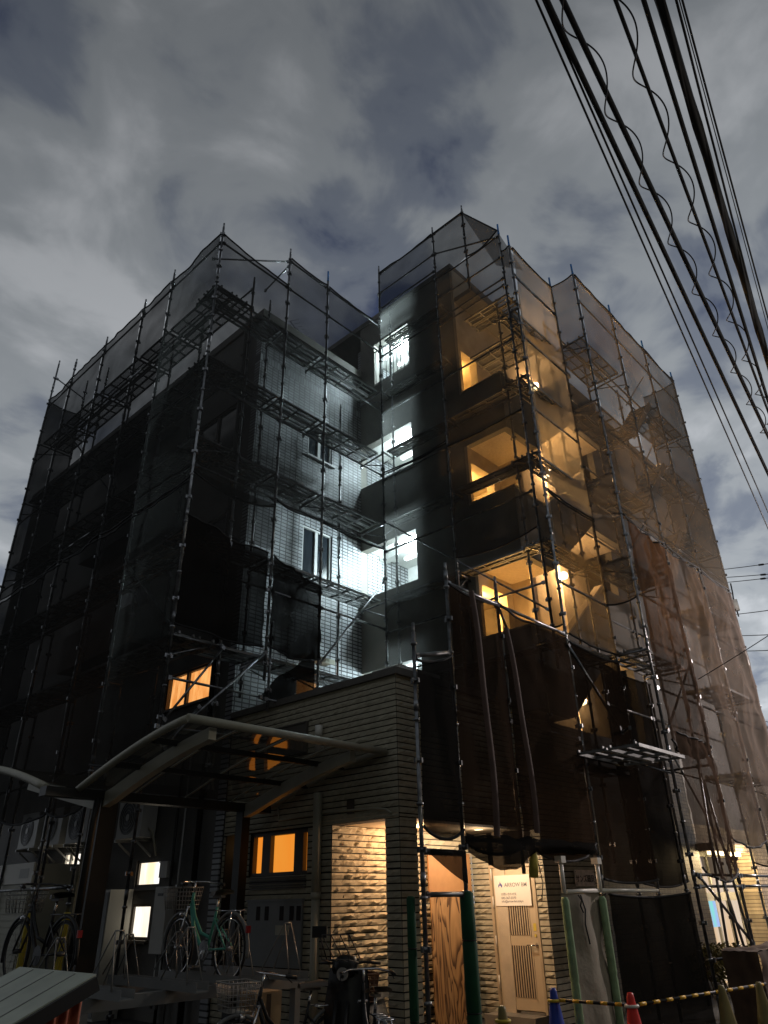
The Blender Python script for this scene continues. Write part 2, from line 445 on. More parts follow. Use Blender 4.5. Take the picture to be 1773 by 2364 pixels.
def stone(mb, o, u, n, L, z0, z1, rough=.012, seed=1, ch=.083, zref=0, seg=.055):
    """split-face stone courses: every stone a ridged face, a recessed joint under each course"""
    rnd = random.Random(seed); o = Vector(o); u = Vector(u); n = Vector(n)
    k0 = int(math.floor((z0 - zref) / ch + 1e-6)); z = zref + k0 * ch
    while z < z1 - 1e-6:
        za, zb = max(z, z0), min(z + ch, z1)
        if zb - za < .012: z += ch; continue
        g = .016 if zb - za > .04 else .004
        cuts = [0.0]; x = -rnd.random() * .3
        while True:
            x += rnd.choice((.18, .24, .30, .36)) ;
            if x >= L - .03: break
            if x > .03: cuts.append(x)
        cuts.append(L)
        rows = []
        for a, b in zip(cuts[:-1], cuts[1:]):
            ns = max(1, int((b - a) / seg)); base = rnd.uniform(.2, .7)
            for i in range(ns + 1):
                t = i / ns; edge = i in (0, ns)
                d = rough * (.15 if edge else base + rnd.uniform(-.5, .9))
                zz = za + g + (zb - za - g) * rnd.uniform(.25, .72)
                rows.append((a + (b - a) * t + (.002 if i == 0 else -.002 if i == ns else rnd.uniform(-.01, .01)), max(d, -.004), zz, edge))
        vs = []
        for (x_, d, zz, edge) in rows:
            j = -.012
            vs += [o + u * x_ + n * j + Vector((0, 0, za)), o + u * x_ + n * j + Vector((0, 0, za + g)), o + u * x_ + n * .002 + Vector((0, 0, za + g)),
                   o + u * x_ + n * d + Vector((0, 0, zz)), o + u * x_ + n * .003 + Vector((0, 0, zb)), o + u * x_ + n * j + Vector((0, 0, zb))]
        fs = []
        for i in range(len(rows) - 1):
            for r in range(5):
                fs.append((i * 6 + r, (i + 1) * 6 + r, (i + 1) * 6 + r + 1, i * 6 + r + 1))
        vs = [tuple(q) for q in vs]
        if u.cross(Vector((0, 0, 1))).dot(n) < 0: fs = [f[::-1] for f in fs]
        mb.add(vs, fs, 0)
        # thin dark joint: a strip laid at the back of the groove
        p0 = o + n * -.011 + Vector((0, 0, za + .0006)); p1 = p0 + u * L
        mb.add([p0, p1, p1 + Vector((0, 0, g)), p0 + Vector((0, 0, g))], [(0, 1, 2, 3)], 1)
        z += ch
    return mb
JOINT = mat('dark_joint', (.012, .010, .008), .9)

# ------------------------------------------------------------------ ground
g = MB(); g.grid(lambda a, b: ((a - .5) * 400, (b - .5) * 400, 0), 4, 4)
tag(g.build('ground', ASPHALT), kind='structure')

# ------------------------------------------------------------------ apartment building
XL, YT, XR, YB = 7.55, 10.75, 10.84, 7.5
bld = thing('apartment_building', 'five storey apartment building with pale tiled front wrapped in scaffolding', 'building', (11, 11, 0))
W_WHITE = [(9.05, YT - .001, 4.75, 5.95), (9.05, YT - .001, 7.66, 8.87), (9.05, YT - .001, 10.58, 11.76), (9.03, 10.24, 13.5, 14.9)]
# tiled wall facing the street corner
tw = [(9.0, 9.6, 4.95, 5.83), (9.03, 9.9, 7.7, 8.95), (9.08, 9.85, 10.8, 11.75)]
b = MB()
wall_y(b, YT, YT + .2, XL, XR, 0, 12.72, tw, 0); wall_y(b, YT, YT + .2, XL, XR, 12.72, 12.925, (), 1); wall_y(b, YT, YT + .2, XL, XR, 12.925, 14.0, (), 0)
b.build('tiled_wall', [TILEX, TILEXV], bld)
# long left wall
lw = [(11.5, 13.1, 5.03, 5.73), (12.5, 13.33, 1.93, 2.37), (12.67, 13.33, 1.12, 1.67), (15.6, 16.35, 2.24, 2.65), (15.6, 16.35, 1.3, 1.9)]
for zf in (7.7, 10.6): lw += [(11.5, 13.1, zf, zf + 1.3), (14.4, 16.0, zf, zf + 1.3)]
b = MB(); wall_x(b, XL, XL + .2, YT + .2, 23.2, 0, 14.0, lw); b.build('side_wall', DARKW, bld)
b = MB(); b.box((XL - .06, YT - .06, 14.0), (16, 23.5, 14.22)); b.build('roof', COPING, bld)
b = MB(); wall_y(b, 23.2, 23.4, XL, 16, 0, 14.0); b.build('rear_wall', DARKW, bld)
# balcony ledges on the long wall
for zf in (6.6, 9.5, 12.4):
    b = MB(); b.box((XL - .5, 14.0, zf), (XL - .003, 17.4, zf + .14)); b.box((XL - .5, 14.0, zf + .14), (XL - .42, 17.4, zf + .9)); b.build('balcony', DARKW, bld)
# wall of the stair wing, white lit openings
b = MB(); wall_x(b, XR, XR + .2, YB + .07, YT, 4.6, 15.75, W_WHITE); b.build('wing_wall', CONC, bld)
b = MB(); b.box((XR - .04, YB, 15.75), (15.6, 18, 15.9)); b.build('wing_roof', COPING, bld)
DO = [(XR + .1, 11.8, 1.2, 4.1), (XR + .1, 11.8, 4.75, 7.1), (XR + .1, 11.78, 7.7, 9.95), (XR + .1, 11.55, 10.6, 13.1), ]
b = MB(); wall_y(b, YB, YB + .2, XR + .003, 15.6, 0, 15.74, DO); b.build('stair_wall', STAIRW, bld)
b = MB(); b.box((XR + .02, 6.95, 14.6), (15.5, YB - .002, 14.74)); b.build('stair_canopy', DARKW, bld)
# corridor boxes behind the white openings
for i, (a, c, z0, z1) in enumerate(W_WHITE):
    b = MB(); x0, x1, y0, y1 = XR + .2, 12.5, 8.86, YT; fz, cz = z0 - .75, z1 + .08
    b.box((x0, y0, fz - .1), (x1, y1, fz)); b.box((x0, y0, cz), (x1, y1, cz + .1)); b.box((x1, y0, fz), (x1 + .1, y1, cz))
    b.box((x0, y0 - .1, fz), (x1, y0, cz)); b.box((XR + .001, y1, fz), (x1, y1 + .1, cz), 1)
    b.box((x0 + .02, y0 + .02, cz - .16), (x1 - .02, y0 + .3, cz - .002)); b.box((x0 + .4, 9.9, cz - .14), (x0 + .62, y1 - .02, cz - .002))
    b.build('corridor', [CORR, TILEX], bld)
    t = MB(); t.box((11.9, 9.15, cz - .075), (12.0, 10.35, cz - .02)); tl = t.build('ceiling_light', TUBEL, bld)
    lamp('corridor_light', (11.3, 9.55, cz - .2), (140, 350, 400, 640)[i], (.74, .93, 1), bld, .1)
# window bars of the top opening
b = MB()
for k in range(10):
    y = 9.08 + k * .125; b.tube([(XR + .03, y, 13.5), (XR + .03, y, 14.66)], .011, 6)
b.bar((XR + .03, 9.03, 14.66), (XR + .03, 10.24, 14.66), .03, .03); b.bar((XR + .03, 9.03, 13.56), (XR + .03, 10.24, 13.56), .025, .025)
b.build('window_bars', DKSTEEL, bld)
# stair landings, parapets that climb to the right, flights
SL = .84
for k, (s_, p_) in enumerate(((4.49, 5.95), (7.41, 8.87), (10.33, 11.76))):
    b = MB(); b.box((XR, 6.45, s_), (XR + .14, YB + .07, p_)); b.box((XR + .14, 6.45, s_), (12.0, 6.59, p_))
    vs = []
    for (x, dz) in ((12.0, 0), (14.0, 2.0 * SL)):
        for y in (6.45, 6.59): vs += [(x, y, s_ + dz), (x, y, p_ + dz)]
    b.add(vs, [(0, 1, 5, 4), (2, 6, 7, 3), (1, 3, 7, 5), (0, 4, 6, 2)])
    b.box((14.0, 6.45, s_ + 2 * SL), (15.6, 6.59, p_ + 2 * SL))
    b.build('stair_parapet', CONC, bld)
    b = MB(); b.box((XR - .02, 6.43, p_), (12.0, 6.61, p_ + .04)); b.box((XR - .02, 6.61, p_), (XR + .16, YB, p_ + .04))
    vs = []
    for (x, dz) in ((12.0, 0), (14.0, 2.0 * SL)):
        for y in (6.43, 6.61): vs += [(x, y, p_ + dz), (x, y, p_ + dz + .04)]
    b.add(vs, [(0, 1, 5, 4), (2, 6, 7, 3), (1, 3, 7, 5), (0, 4, 6, 2)])
    b.build('parapet_coping', SOFFIT, bld)
    b = MB(); b.box((XR + .14, 6.59, s_), (12.03, YB - .002, s_ + .17)); b.build('landing', SOFFIT, bld)
    b = MB(); vs = []
    for (x, dz) in ((12.03, 0), (14.0, 2.0 * SL)):
        for y in (6.595, 7.02): vs += [(x, y, s_ + dz), (x, y, s_ + dz + .24)]
    b.add(vs, [(0, 1, 5, 4), (2, 6, 7, 3), (1, 3, 7, 5), (0, 4, 6, 2)])
    for q in range(8): b.box((12.05 + q * .24, 6.6, s_ + .2 + q * .21), (12.3 + q * .24, 7.0, s_ + .36 + q * .21))
    b.box((14.0, 6.6, s_ + 2 * SL - .02), (15.5, YB - .002, s_ + 2 * SL + .15))
    b.build('stair_flight', SOFFIT, bld)
    b = MB(); b.box((12.03, 6.98, s_ - (1.35 if k else 1.0)), (12.15, YB - .002, s_ + .17)); b.build('fin_wall', STAIRW, bld)
    lb = MB(); lb.box((11.78, 7.38, p_ - .5), (11.94, YB - .002, p_ - .28)); lb.build('added_landing_light', LAMPW, bld)  # added lamp hidden behind the parapet to brighten the soffit
    lamp('landing_fill_lamp', (11.6, 7.1, p_ - .35), (52, 62, 75)[k], (1, .49, .13), bld, .07)
    # lit hall seen through the opening in the stair wall
    b = MB(); x0, x1, y0, y1 = XR + .21, 12.4, YB + .2, 8.74; f0, f1 = (DO[k + 1][2] if k < 3 else 0) - .02, DO[k + 1][3] + .1
    b.box((x0, y1, f0), (x1, y1 + .1, f1)); b.box((x1, y0, f0), (x1 + .1, y1, f1)); b.box((x0, y0, f1), (x1, y1, f1 + .1)); b.box((x0, y0, f0 - .1), (x1, y1, f0))
    b.build('hall', STAIRW, bld)
    t = MB(); t.box((11.3, 8.1, f1 - .08), (11.6, 8.35, f1 - .01)); t.build('hall_light', LAMPW, bld)
    lamp('hall_lamp', (11.45, 8.15, f1 - .25), (160, 150, 130)[k], (1, .53, .14), bld, .08)
for i, zl in enumerate((5.3, 8.2, 11.0, 13.75)):
    lo = thing('wall_lamp', ['square warm lamp low on the second floor stair wall', 'brightest warm lamp glaring on the third floor stair wall', 'warm lamp beside the fourth floor stair landing', 'warm lamp at the top of the stairs above the upper parapet'][i], 'wall lamp', (14.1, YB, zl), 'stair lamps')
    t = MB(); t.box((14.02, YB - .04, zl - .11), (14.18, YB, zl + .11)); t.build('lamp_base', FRAMEW, lo)
    t = MB(); t.lathe((14.1, YB - .13, zl), [(.03, -.09), (.085, -.06), (.1, 0), (.085, .06), (.03, .09)], 14); t.build('lamp_globe', LAMPW, lo)
    lamp('lamp_light', (14.1, YB - .27, zl), (55, 140, 120, 170)[i], (1, .57, .24), lo, .07)
# windows in the tiled wall
def window(par, axis, c, u0, u1, z0, z1, fr, pane, splits=(), depth=.09, name='window', sill=True, mw=.04):
    """axis 'y': opening in a wall on plane Y=c, 'x': on plane X=c; both face the viewer (minus side)"""
    def bb(a0, a1, d0, d1, za, zb):
        return ((a0, c + d0, za), (a1, c + d1, zb)) if axis == 'y' else ((c + d0, a0, za), (c + d1, a1, zb))
    f = MB(); t = .045
    f.box(*bb(u0, u0 + t, .03, depth, z0, z1)); f.box(*bb(u1 - t, u1, .03, depth, z0, z1))
    f.box(*bb(u0 + t, u1 - t, .03, depth, z0, z0 + t)); f.box(*bb(u0 + t, u1 - t, .03, depth, z1 - t, z1))
    for q in splits: f.box(*bb(q - mw, q + mw, .035, depth, z0 + t, z1 - t))
    fo = f.build(name, fr, par)
    es = [u0 + t] + list(splits) + [u1 - t]
    for a, e_ in zip(es[:-1], es[1:]):
        q = MB(); q.box(*bb(a + .002, e_ - .002, depth - .02, depth - .01, z0 + t, z1 - t)); q.build('pane', pane, fo)
    if sill:
        q = MB(); q.box(*bb(u0 - .05, u1 + .05, -.07, .03, z0 - .05, z0 - .003)); q.build('sill', fr, fo)
    return fo
def curtain(par, axis, c, u0, u1, z0, z1, M, amp=.012):
    q = MB()
    def fn(a, b_):
        u = u0 + (u1 - u0) * a; d = c + amp * math.sin(a * (u1 - u0) * 75) + amp * .6 * math.sin(a * 31 + b_ * 2)
        z = z0 + (z1 - z0) * b_
        return (u, d, z) if axis == 'y' else (d, u, z)
    q.grid(fn, 60, 3); return q.build('curtain', M, par)
GLASSC = net_mat('clear_glass', (.05, .05, .05), .06, .03, .1)
w2 = window(bld, 'y', YT, 9.0, 9.6, 4.95, 5.83, FRAMEW, GLASSC, ()); curtain(w2, 'y', YT + .14, 9.03, 9.58, 4.98, 5.8, CURT)
window(bld, 'y', YT, 9.03, 9.9, 7.7, 8.95, FRAMEW, GLASSD, (9.46,)); window(bld, 'y', YT, 9.08, 9.85, 10.8, 11.75, FRAMEW, GLASSD, (9.46,))
b = MB(); b.box((8.95, YT - .32, 5.9), (9.75, YT - .003, 5.96)); b.box((8.95, YT - .32, 5.86), (9.75, YT - .3, 5.9)); b.build('window_hood', CREAM, bld)
w3 = window(bld, 'x', XL, 11.5, 13.1, 5.03, 5.73, FRAMEB, GLASSC, (12.38,)); curtain(w3, 'x', XL + .14, 11.52, 13.08, 5.05, 5.71, CURT)
window(bld, 'x', XL, 12.5, 13.33, 1.93, 2.37, FRAMEB, PANEW); window(bld, 'x', XL, 12.67, 13.33, 1.12, 1.67, FRAMEB, PANEW)
window(bld, 'x', XL, 15.6, 16.35, 2.24, 2.65, FRAMEW, PANEW, (16.1,)); window(bld, 'x', XL, 15.6, 16.35, 1.3, 1.9, FRAMEW, PANEW)
for zf in (7.7, 10.6):
    for a in (11.5, 14.4): window(bld, 'x', XL, a, a + 1.6, zf, zf + 1.3, FRAMEB, GLASSD, (a + .8,), sill=False)
def pipe(par, x, y, z0, z1, r=.05, M=ALU, name='downpipe'):
    q = MB(); q.tube([(x, y, z0), (x, y, z1)], r, 10)
    z = z0 + .5
    while z < z1: q.box((x - r - .01, y - r - .01, z), (x + r + .01, y + r + .01, z + .04)); z += 1.4
    return q.build(name, M, par)
pipe(bld, XL - .09, 11.3, 0, 13.9); pipe(bld, XL - .06, 12.05, 0, 4.2, .025); pipe(bld, XL - .06, 11.8, 0, 4.2, .018, WIRE)
# lower storeys to the right, entrance front with lit shop-like doors
SH = [(17.1, 19.3, 0.05, 2.45), ]
b = MB(); wall_y(b, 6.75, 6.95, 12.6, 17.05, 0, 4.4); b.build('tiled_base', brick_mat('shaded_tile_x', (.13, .105, .07), (.03, .025, .02), .13, .075, .007, 'x'), bld)  # beige tile with the shade put into its colour
b = MB(); wall_y(b, 6.75, 6.95, 17.05, 24, 0, 3.0, SH); b.build('front_wall', TILEX2, bld)
b = MB(); wall_y(b, 6.76, 6.95, 17.05, 24, 3.0, 13.4); b.build('upper_front_wall', DARKW, bld)
b = MB(); wall_y(b, 6.78, 6.95, 15.6, 17.05, 4.4, 13.4); wall_y(b, 7.1, 7.3, 12.2, 15.6, 4.0, 4.4); b.build('upper_front_wall', DARKW, bld)
b = MB(); b.box((15.6, 6.7, 13.4), (24.1, 18, 13.55)); b.build('low_roof', COPING, bld)
b = MB(); b.box((24, 6.75, 0), (24.2, 18, 13.4)); b.build('end_wall', DARKW, bld)
b = MB(); b.box((19.3, 6.35, 0), (20.3, 6.75, 2.5)); b.box((17.05, 6.4, 2.45), (19.3, 6.75, 2.6)); b.build('entrance_surround', TILEX2, bld)
fo = MB()
for x in (17.1, 17.75, 18.5, 19.26): fo.box((x - .035, 6.85, .05), (x + .035, 6.9, 2.4))
fo.box((17.1, 6.85, 1.5), (19.3, 6.9, 1.66)); fo.box((17.1, 6.85, 2.36), (19.3, 6.9, 2.45))
fo = fo.build('glazed_door', CREAM, bld)
q = MB(); q.box((17.14, 6.93, .05), (19.26, 6.94, 2.36)); q.build('pane', glow_mat('lit_shop_glass', (1, .66, .36), .75, (1, .86, .72), sc_=1.6), fo)
q = MB(); q.box((17.2, 6.83, 1.02), (17.68, 6.845, 1.5)); q.build('poster', POSTER, fo)
t = MB(); t.box((17.2, 6.5, 2.38), (18.9, 6.6, 2.445)); t.build('entrance_light', LAMPW, bld)
lamp('entrance_lamp', (18.6, 6.1, 2.3), 70, (1, .72, .38), bld, .12)

# ------------------------------------------------------------------ entrance annex of split stone
AX, AY = 7.6, 6.85
ann = thing('entrance_annex', 'low flat-roofed stone block with lit porch at the foot of the building', 'porch', (9.2, 8.8, 0))
HX = [(7.11, 8.15, 0, 2.61), (8.66, 10.02, 2.0, 2.6), (10.3, 10.68, .75, 2.62)]
b = MB()
for (a, c, z0, z1) in rects_minus(AY, YT, 0, 4.52, HX): stone(b, (AX, c, 0), (0, -1, 0), (-1, 0, 0), c - a, z0, z1, .011, int(a * 91 + z0 * 17))
for (a, c, z0, z1) in rects_minus(AX, XR, 0, 4.52, [(7.95, XR + 1, 0, 2.61)]): stone(b, (a, AY, 0), (1, 0, 0), (0, -1, 0), c - a, z0, z1, .011, int(a * 71 + z0 * 13))
b.build('stone_wall', [STONE, JOINT], ann)
b = MB()   # solid core behind the stone
wall_x(b, AX + .012, AX + .25, AY + .012, YT, 0, 4.5, HX, 0); wall_y(b, AY + .012, AY + .25, AX + .25, XR - .003, 0, 4.5, [(7.95, XR + 1, 0, 2.61)])
b.build('wall_core', JOINT, ann)
b = MB(); stone(b, (AX + .003, 8.15, 0), (1, 0, 0), (0, -1, 0), XR - AX - .01, 0, 2.6, .036, 55, seg=.06); b.build('porch_back_wall', [STONE, JOINT], ann)
b = MB(); b.box((AX + .003, 8.165, 0), (XR - .003, 8.35, 2.6)); b.build('porch_core', JOINT, ann)
b = MB(); b.box((AX + .005, AY + .02, 2.612), (XR - .005, 8.4, 2.7)); b.build('porch_ceiling', SOFFIT, ann)
b = MB(); stone(b, (AX + .5, 10.68, 0), (0, -1, 0), (-1, 0, 0), .38, .75, 2.62, .02, 77); b.build('niche_back', [STONE, JOINT], ann)
lamp('niche_fill_light', (AX + .25, 10.45, 2.45), 1.1, (1, .55, .2), ann, .04)  # added lamp in place of the hall light on the niche
b = MB(); b.box((AX - .06, AY - .06, 4.52), (AX + .32, YT - .003, 4.62)); b.box((AX + .32, AY - .06, 4.52), (XR - .003, AY + .32, 4.62)); b.build('coping', COPING, ann)
b = MB(); b.box((AX + .25, AY + .25, 4.3), (XR - .003, YT - .003, 4.42)); b.build('roof_slab', CONC, ann)
b = MB(); b.box((8.2, 7.3, 4.42), (9.2, 7.9, 4.9)); b.build('roof_unit', ACW, ann)
window(ann, 'x', AX, 8.66, 10.02, 2.0, 2.6, FRAMEB, PANEO, (8.9, 9.66), .13, sill=False, mw=.1)
b = MB()
for k in range(5): b.box((AX - .03, 8.66, 1.82 + k * .036), (AX - .013, 9.95, 1.838 + k * .036))
b.build('vent_slats', FRAMEB, ann)
b = MB(); b.tube([(AX - .1, 8.37, 3.62), (AX - .1, 8.37, 3.98)], .045, 14); b.tube([(AX - .1, 8.37, 3.86), (AX - .1, 8.37, 4.02)], .058, 14); b.tube([(AX - .1, 8.37, 3.7), (AX + .02, 8.37, 3.7)], .03, 8); b.build('vent_pipe', PVC, ann)
b = MB(); b.tube([(AX - .09, 8.36, 0), (AX - .09, 8.36, 1.72)], .06, 14); b.tube([(AX - .09, 8.36, 1.7), (AX - .09, 8.36, 3.05)], .066, 14); b.tube([(AX - .09, 8.36, 1.68), (AX - .09, 8.36, 1.76)], .072, 14, caps=True); b.build('drainpipe', CREAM, ann)
b = MB(); b.tube([(AX - .04, 6.95, 2.66), (AX - .04, 7.05, 2.72), (AX - .04, 7.3, 2.75), (AX - .04, 8.25, 2.78), (AX - .04, 9.3, 2.75), (AX - .04, 9.34, 3.0)], .016, 8); b.build('conduit', CREAM, ann)
b = MB(); b.box((AX - .03, 7.68, 2.72), (AX - .013, 7.82, 2.9)); b.build('wall_outlet', FRAMEB, ann)
b = MB(); b.box((AX - .06, 8.71, 3.68), (AX - .013, 9.67, 4.13)); b.box((AX - .075, 8.71, 4.13), (AX - .013, 9.67, 4.15)); b.build('blank_sign_board', mat('sign_board_dark', (.09, .08, .065), .6), ann)
# mailbox panel under the windows
mb_ = MB(); mb_.box((AX - .05, 8.69, .85), (AX - .014, 9.93, 1.66)); mb_.box((AX - .065, 8.67, 1.66), (AX - .014, 9.95, 1.69)); mbo = mb_.build('mailbox_panel', GREYB, ann)
for y in (8.71, 8.86, 9.08, 9.42, 9.62):
    q = MB(); q.box((AX - .054, y, 1.42), (AX - .0505, y + .09, 1.6)); q.build('mail_slot', DARKGAP, mbo)
q = MB(); q.box((AX - .053, 8.95, 1.24), (AX - .0505, 9.25, 1.36)); q.build('sticker', CREAM, mbo)
# door wall and stone either side
for (a, c) in ((6.75, 6.93), (7.80, 8.15)):
    b = MB(); stone(b, (XR, c, 0), (0, -1, 0), (-1, 0, 0), c - a, 0, 2.6, .022, int(a * 33), seg=.05); b.build('stone_jamb', [STONE, JOINT], ann)
b = MB(); stone(b, (XR, 6.75, 0), (1, 0, 0), (0, -1, 0), 12.6 - XR, 0, 4.4, .011, 5); b.build('stone_wall', [STONE, JOINT], ann)
b = MB(); b.box((XR + .013, 6.763, 0), (12.6, 6.95, 4.4)); b.box((XR + .013, 6.95, 0), (XR + .25, 6.93 + .02, 2.6)); b.box((XR + .06, 6.95, 2.12), (XR + .25, 8.15, 2.6)); b.box((XR + .013, 7.8, 0), (XR + .25, 8.15, 2.12)); b.build('jamb_core', JOINT, ann)
b = MB(); b.box((XR - .02, 6.932, .13), (XR + .1, 6.975, 2.12)); b.box((XR - .02, 7.755, .13), (XR + .1, 7.798, 2.12)); b.box((XR - .02, 6.975, 2.08), (XR + .1, 7.755, 2.12))
b.build('door_frame', DOORF, ann)
d_ = MB(); d_.box((XR + .02, 6.98, .16), (XR + .06, 7.75, 2.075)); dr = d_.build('door', DOORM, ann)
for (z0, z1) in ((1.13, 1.62), (.32, .99)):
    q = MB(); q.box((XR + .0165, 7.13, z0), (XR + .0195, 7.60, z1), 0)
    for k in range(11): y = 7.15 + k * .043; q.box((XR + .008, y, z0), (XR + .0162, y + .018, z1), 1)
    q.box((XR + .008, 7.11, z0 - .02), (XR + .019, 7.13, z1 + .02), 1); q.box((XR + .008, 7.60, z0 - .02), (XR + .019, 7.62, z1 + .02), 1)
    q.build('louver', [DARKGAP, DOORM], dr)
q = MB(); q.tube([(XR + .02, 7.03, 1.0), (XR - .05, 7.03, 1.0), (XR - .055, 7.16, 1.0)], .011, 8); q.lathe((XR + .01, 7.03, 1.0), [(.028, -.004), (.028, .008)], 12, axis='x'); q.build('handle', CHROME, dr)
q = MB(); q.lathe((XR + .012, 7.035, 1.13), [(.02, -.006), (.02, .006)], 12, axis='x'); q.box((XR + .014, 7.01, 1.19), (XR + .019, 7.06, 1.29)); q.build('lock', mat('lock_sticker', (.62, .5, .08), .5), dr)
for z in (.42, .95, 1.5, 1.9):
    q = MB(); q.tube([(XR - .015, 7.757, z), (XR - .015, 7.757, z + .17)], .012, 8); q.build('hinge', PVC, dr)
b = MB(); b.box((XR - .35, 6.95, 0), (XR + .02, 7.85, .12)); b.box((XR - .03, 6.98, .12), (XR + .0, 7.4, .15)); b.build('door_step', CONC, ann)
q = MB(); q.lathe((8.75, 7.45, 2.6), [(.07, -.012), (.07, .0)], 16); q.build('downlight', DOWNL, ann)
lamp('porch_light', (8.75, 7.6, 2.45), 56, (1, .56, .29), ann, .04)
q = MB(); q.lathe((9.95, 7.3, 2.6), [(.07, -.012), (.07, .0)], 16); q.build('downlight', DOWNL, ann)
lamp('porch_light', (9.95, 7.3, 2.4), 58, (1, .76, .54), ann, .04)

# company notice on the door
sg = thing('company_sign', 'white company notice board with a small blue emblem fixed on the beige louvred door', 'sign', (XR - .005, 7.37, 1.53))
q = MB(); q.box((XR - .012, 7.03, 1.53), (XR + .0, 7.71, 1.965)); q.build('board', WHITE, sg)
ux, uz = (0, -1, 0), (0, 0, 1); ox = XR - .0135
text('company_name', 'ARROW BM', .08, INKG, (ox, 7.515, 1.80), ux, uz, sg, off=.012)
text('phone_heading', 'お問い合わせ先', .042, INKG, (ox, 7.59, 1.68), ux, uz, sg)
text('phone_number', '042-367-0370', .05, INKG, (ox, 7.59, 1.625), ux, uz, sg)
text('mail_address', 'info@arrow-bm.tokyo', .045, INKG, (ox, 7.59, 1.58), ux, uz, sg)
q = MB()
def tri(y0, z0, pts): q.add([(ox, y0 - a, z0 + c) for a, c in pts] + [(ox + .001, y0 - a, z0 + c) for a, c in pts], [tuple(range(len(pts)))[::-1]])
tri(7.635, 1.795, [(0, 0), (.008, .05), (.022, .035), (.02, 0)]); tri(7.615, 1.795, [(0, .03), (.018, .085), (.034, .05), (.03, .02), (.012, .02)]); tri(7.59, 1.795, [(.005, .01), (.01, .055), (.036, .03), (.032, 0), (.018, -.004)])
q.build('emblem', INKB, sg)

# name plaque right of the porch
pq = thing('name_plaque', 'small pinkish house name plaque with dark brush lettering on the stone wall', 'plaque', (12.0, 6.73, 1.8))
q = MB(); q.box((11.7, 6.712, 1.79), (12.34, 6.728, 2.03)); q.build('plate', PLAQUE, pq)
text('lettering', 'サンズ細貝', .122, INKBR, (11.72, 6.71, 1.855), (1, 0, 0), (0, 0, 1), pq)
q = MB()
for (x, z) in ((11.73, 2.0), (12.31, 2.0), (12.31, 1.82), (11.73, 1.82)): q.lathe((x, 6.709, z), [(.008, -.002), (.008, .003)], 8, axis='y')
q.build('screw', DKSTEEL, pq)

# boards standing in the porch
o = MB(); o.box((9.55, 8.02, 1.72), (10.62, 8.045, 2.3)); o.box((9.55, 8.018, 1.95), (10.62, 8.0195, 1.957)); tag(o.build('board', OSB), 'plain orange board above the grained plywood in the porch', 'board')
o = MB(); o.box((9.5, 7.96, .02), (10.5, 7.98, 1.71)); tag(o.build('plywood_sheet', PLY), 'plywood sheet with dark flame grain standing in the porch', 'plywood')

# ------------------------------------------------------------------ scaffolding
def pole(par, x, y, z0, z1, blue=False, step=.457, M=GALV):
    b = MB(); b.tube([(x, y, z0), (x, y, z1)], .0243, 10, 0)
    z = z0 + .25 + random.random() * .1; k = 0
    while z < z1 - .1:
        b.lathe((x, y, z), [(.026, -.022), (.042, -.016), (.042, .012), (.026, .02)], 8)
        if k % 2 == 0:
            b.box((x - .062, y - .011, z - .03), (x + .062, y + .011, z + .025)); b.box((x - .011, y - .062, z - .03), (x + .011, y + .062, z + .025))
        if k % 4 == 3: b.tube([(x, y, z + .1), (x, y, z + .24)], .0305, 10)
        z += step; k += 1
    p = b.build('pole', M, par)
    if blue:
        q = MB(); q.tube([(x, y, z1 - .03), (x, y, z1 + .02)], .027, 10); q.tube([(x, y, z1 + .02), (x, y, z1 + .3)], .0215, 10); q.build('top_pin', BLUEP, p)
    else:
        q = MB(); q.tube([(x, y, z1), (x, y, z1 + .12)], .0195, 10); q.build('top_pin', GALV, p)
    return p
def rail(par, p, q, r=.0213, M=GALV, name='rail'):
    b = MB(); p = Vector(p); q = Vector(q); d = (q - p).normalized()
    b.tube([p + d * .03, q - d * .03], r, 8)
    for e_, s in ((p, 1), (q, -1)): b.bar(e_ + d * s * .025, e_ + d * s * .085, .045, .06)
    return b.build(name, M, par)
DECKM = {}
PLATE = net_mat('deck_plate', (.16, .165, .16), .38, .04, 0)
def deck(par, x0, y0, x1, y1, z):
    """walkway of steel planks: edge beams, cross bars, perforated plate"""
    along = 'x' if abs(x1 - x0) > abs(y1 - y0) else 'y'
    b = MB()
    L0, L1, w0, w1 = (x0, x1, y0, y1) if along == 'x' else (y0, y1, x0, x1)
    def bx(a, c, d, e_, z0, z1, mi=0):
        b.box(*(((a, d, z0), (c, e_, z1)) if along == 'x' else ((d, a, z0), (e_, c, z1))), mi)
    L0 += .05; L1 -= .05
    np_ = 2 if w1 - w0 > .36 else 1
    pw = (w1 - w0) / np_
    for i in range(np_):
        a = w0 + i * pw + .012; c = a + pw - .024
        bx(L0, L1, a, a + .028, z - .045, z); bx(L0, L1, c - .028, c, z - .045, z)
        n = max(2, int(round((L1 - L0) / .45)))
        for k in range(n + 1):
            u = L0 + (L1 - L0 - .03) * k / n
            bx(u, u + .03, a + .028, c - .028, z - .04, z - .008)
        mid = (a + c) / 2
        bx(L0 + .03, L1 - .03, mid - .009, mid + .009, z - .03, z - .0085)
        bx(L0, L1, a + .004, c - .004, z + .001, z + .006, 1)
        for u in (L0 - .045, L1 - .005): bx(u, u + .05, a + .03, a + .06, z - .02, z + .02); bx(u, u + .05, c - .06, c - .03, z - .02, z + .02)
    return b.build('deck', [DECK, PLATE], par)
def bracket(par, p, q, z):
    """cross arm under a deck with a diagonal strut"""
    b = MB(); p = Vector((*p, z)); q = Vector((*q, z))
    b.tube([p, q], .021, 8); b.tube([p - Vector((0, 0, .32)), p + (q - p) * .8 - Vector((0, 0, .02))], .014, 6); b.box(q - Vector((.02, .02, .05)), q + Vector((.02, .02, .04)))
    return b.build('cross_arm', GALV, par)

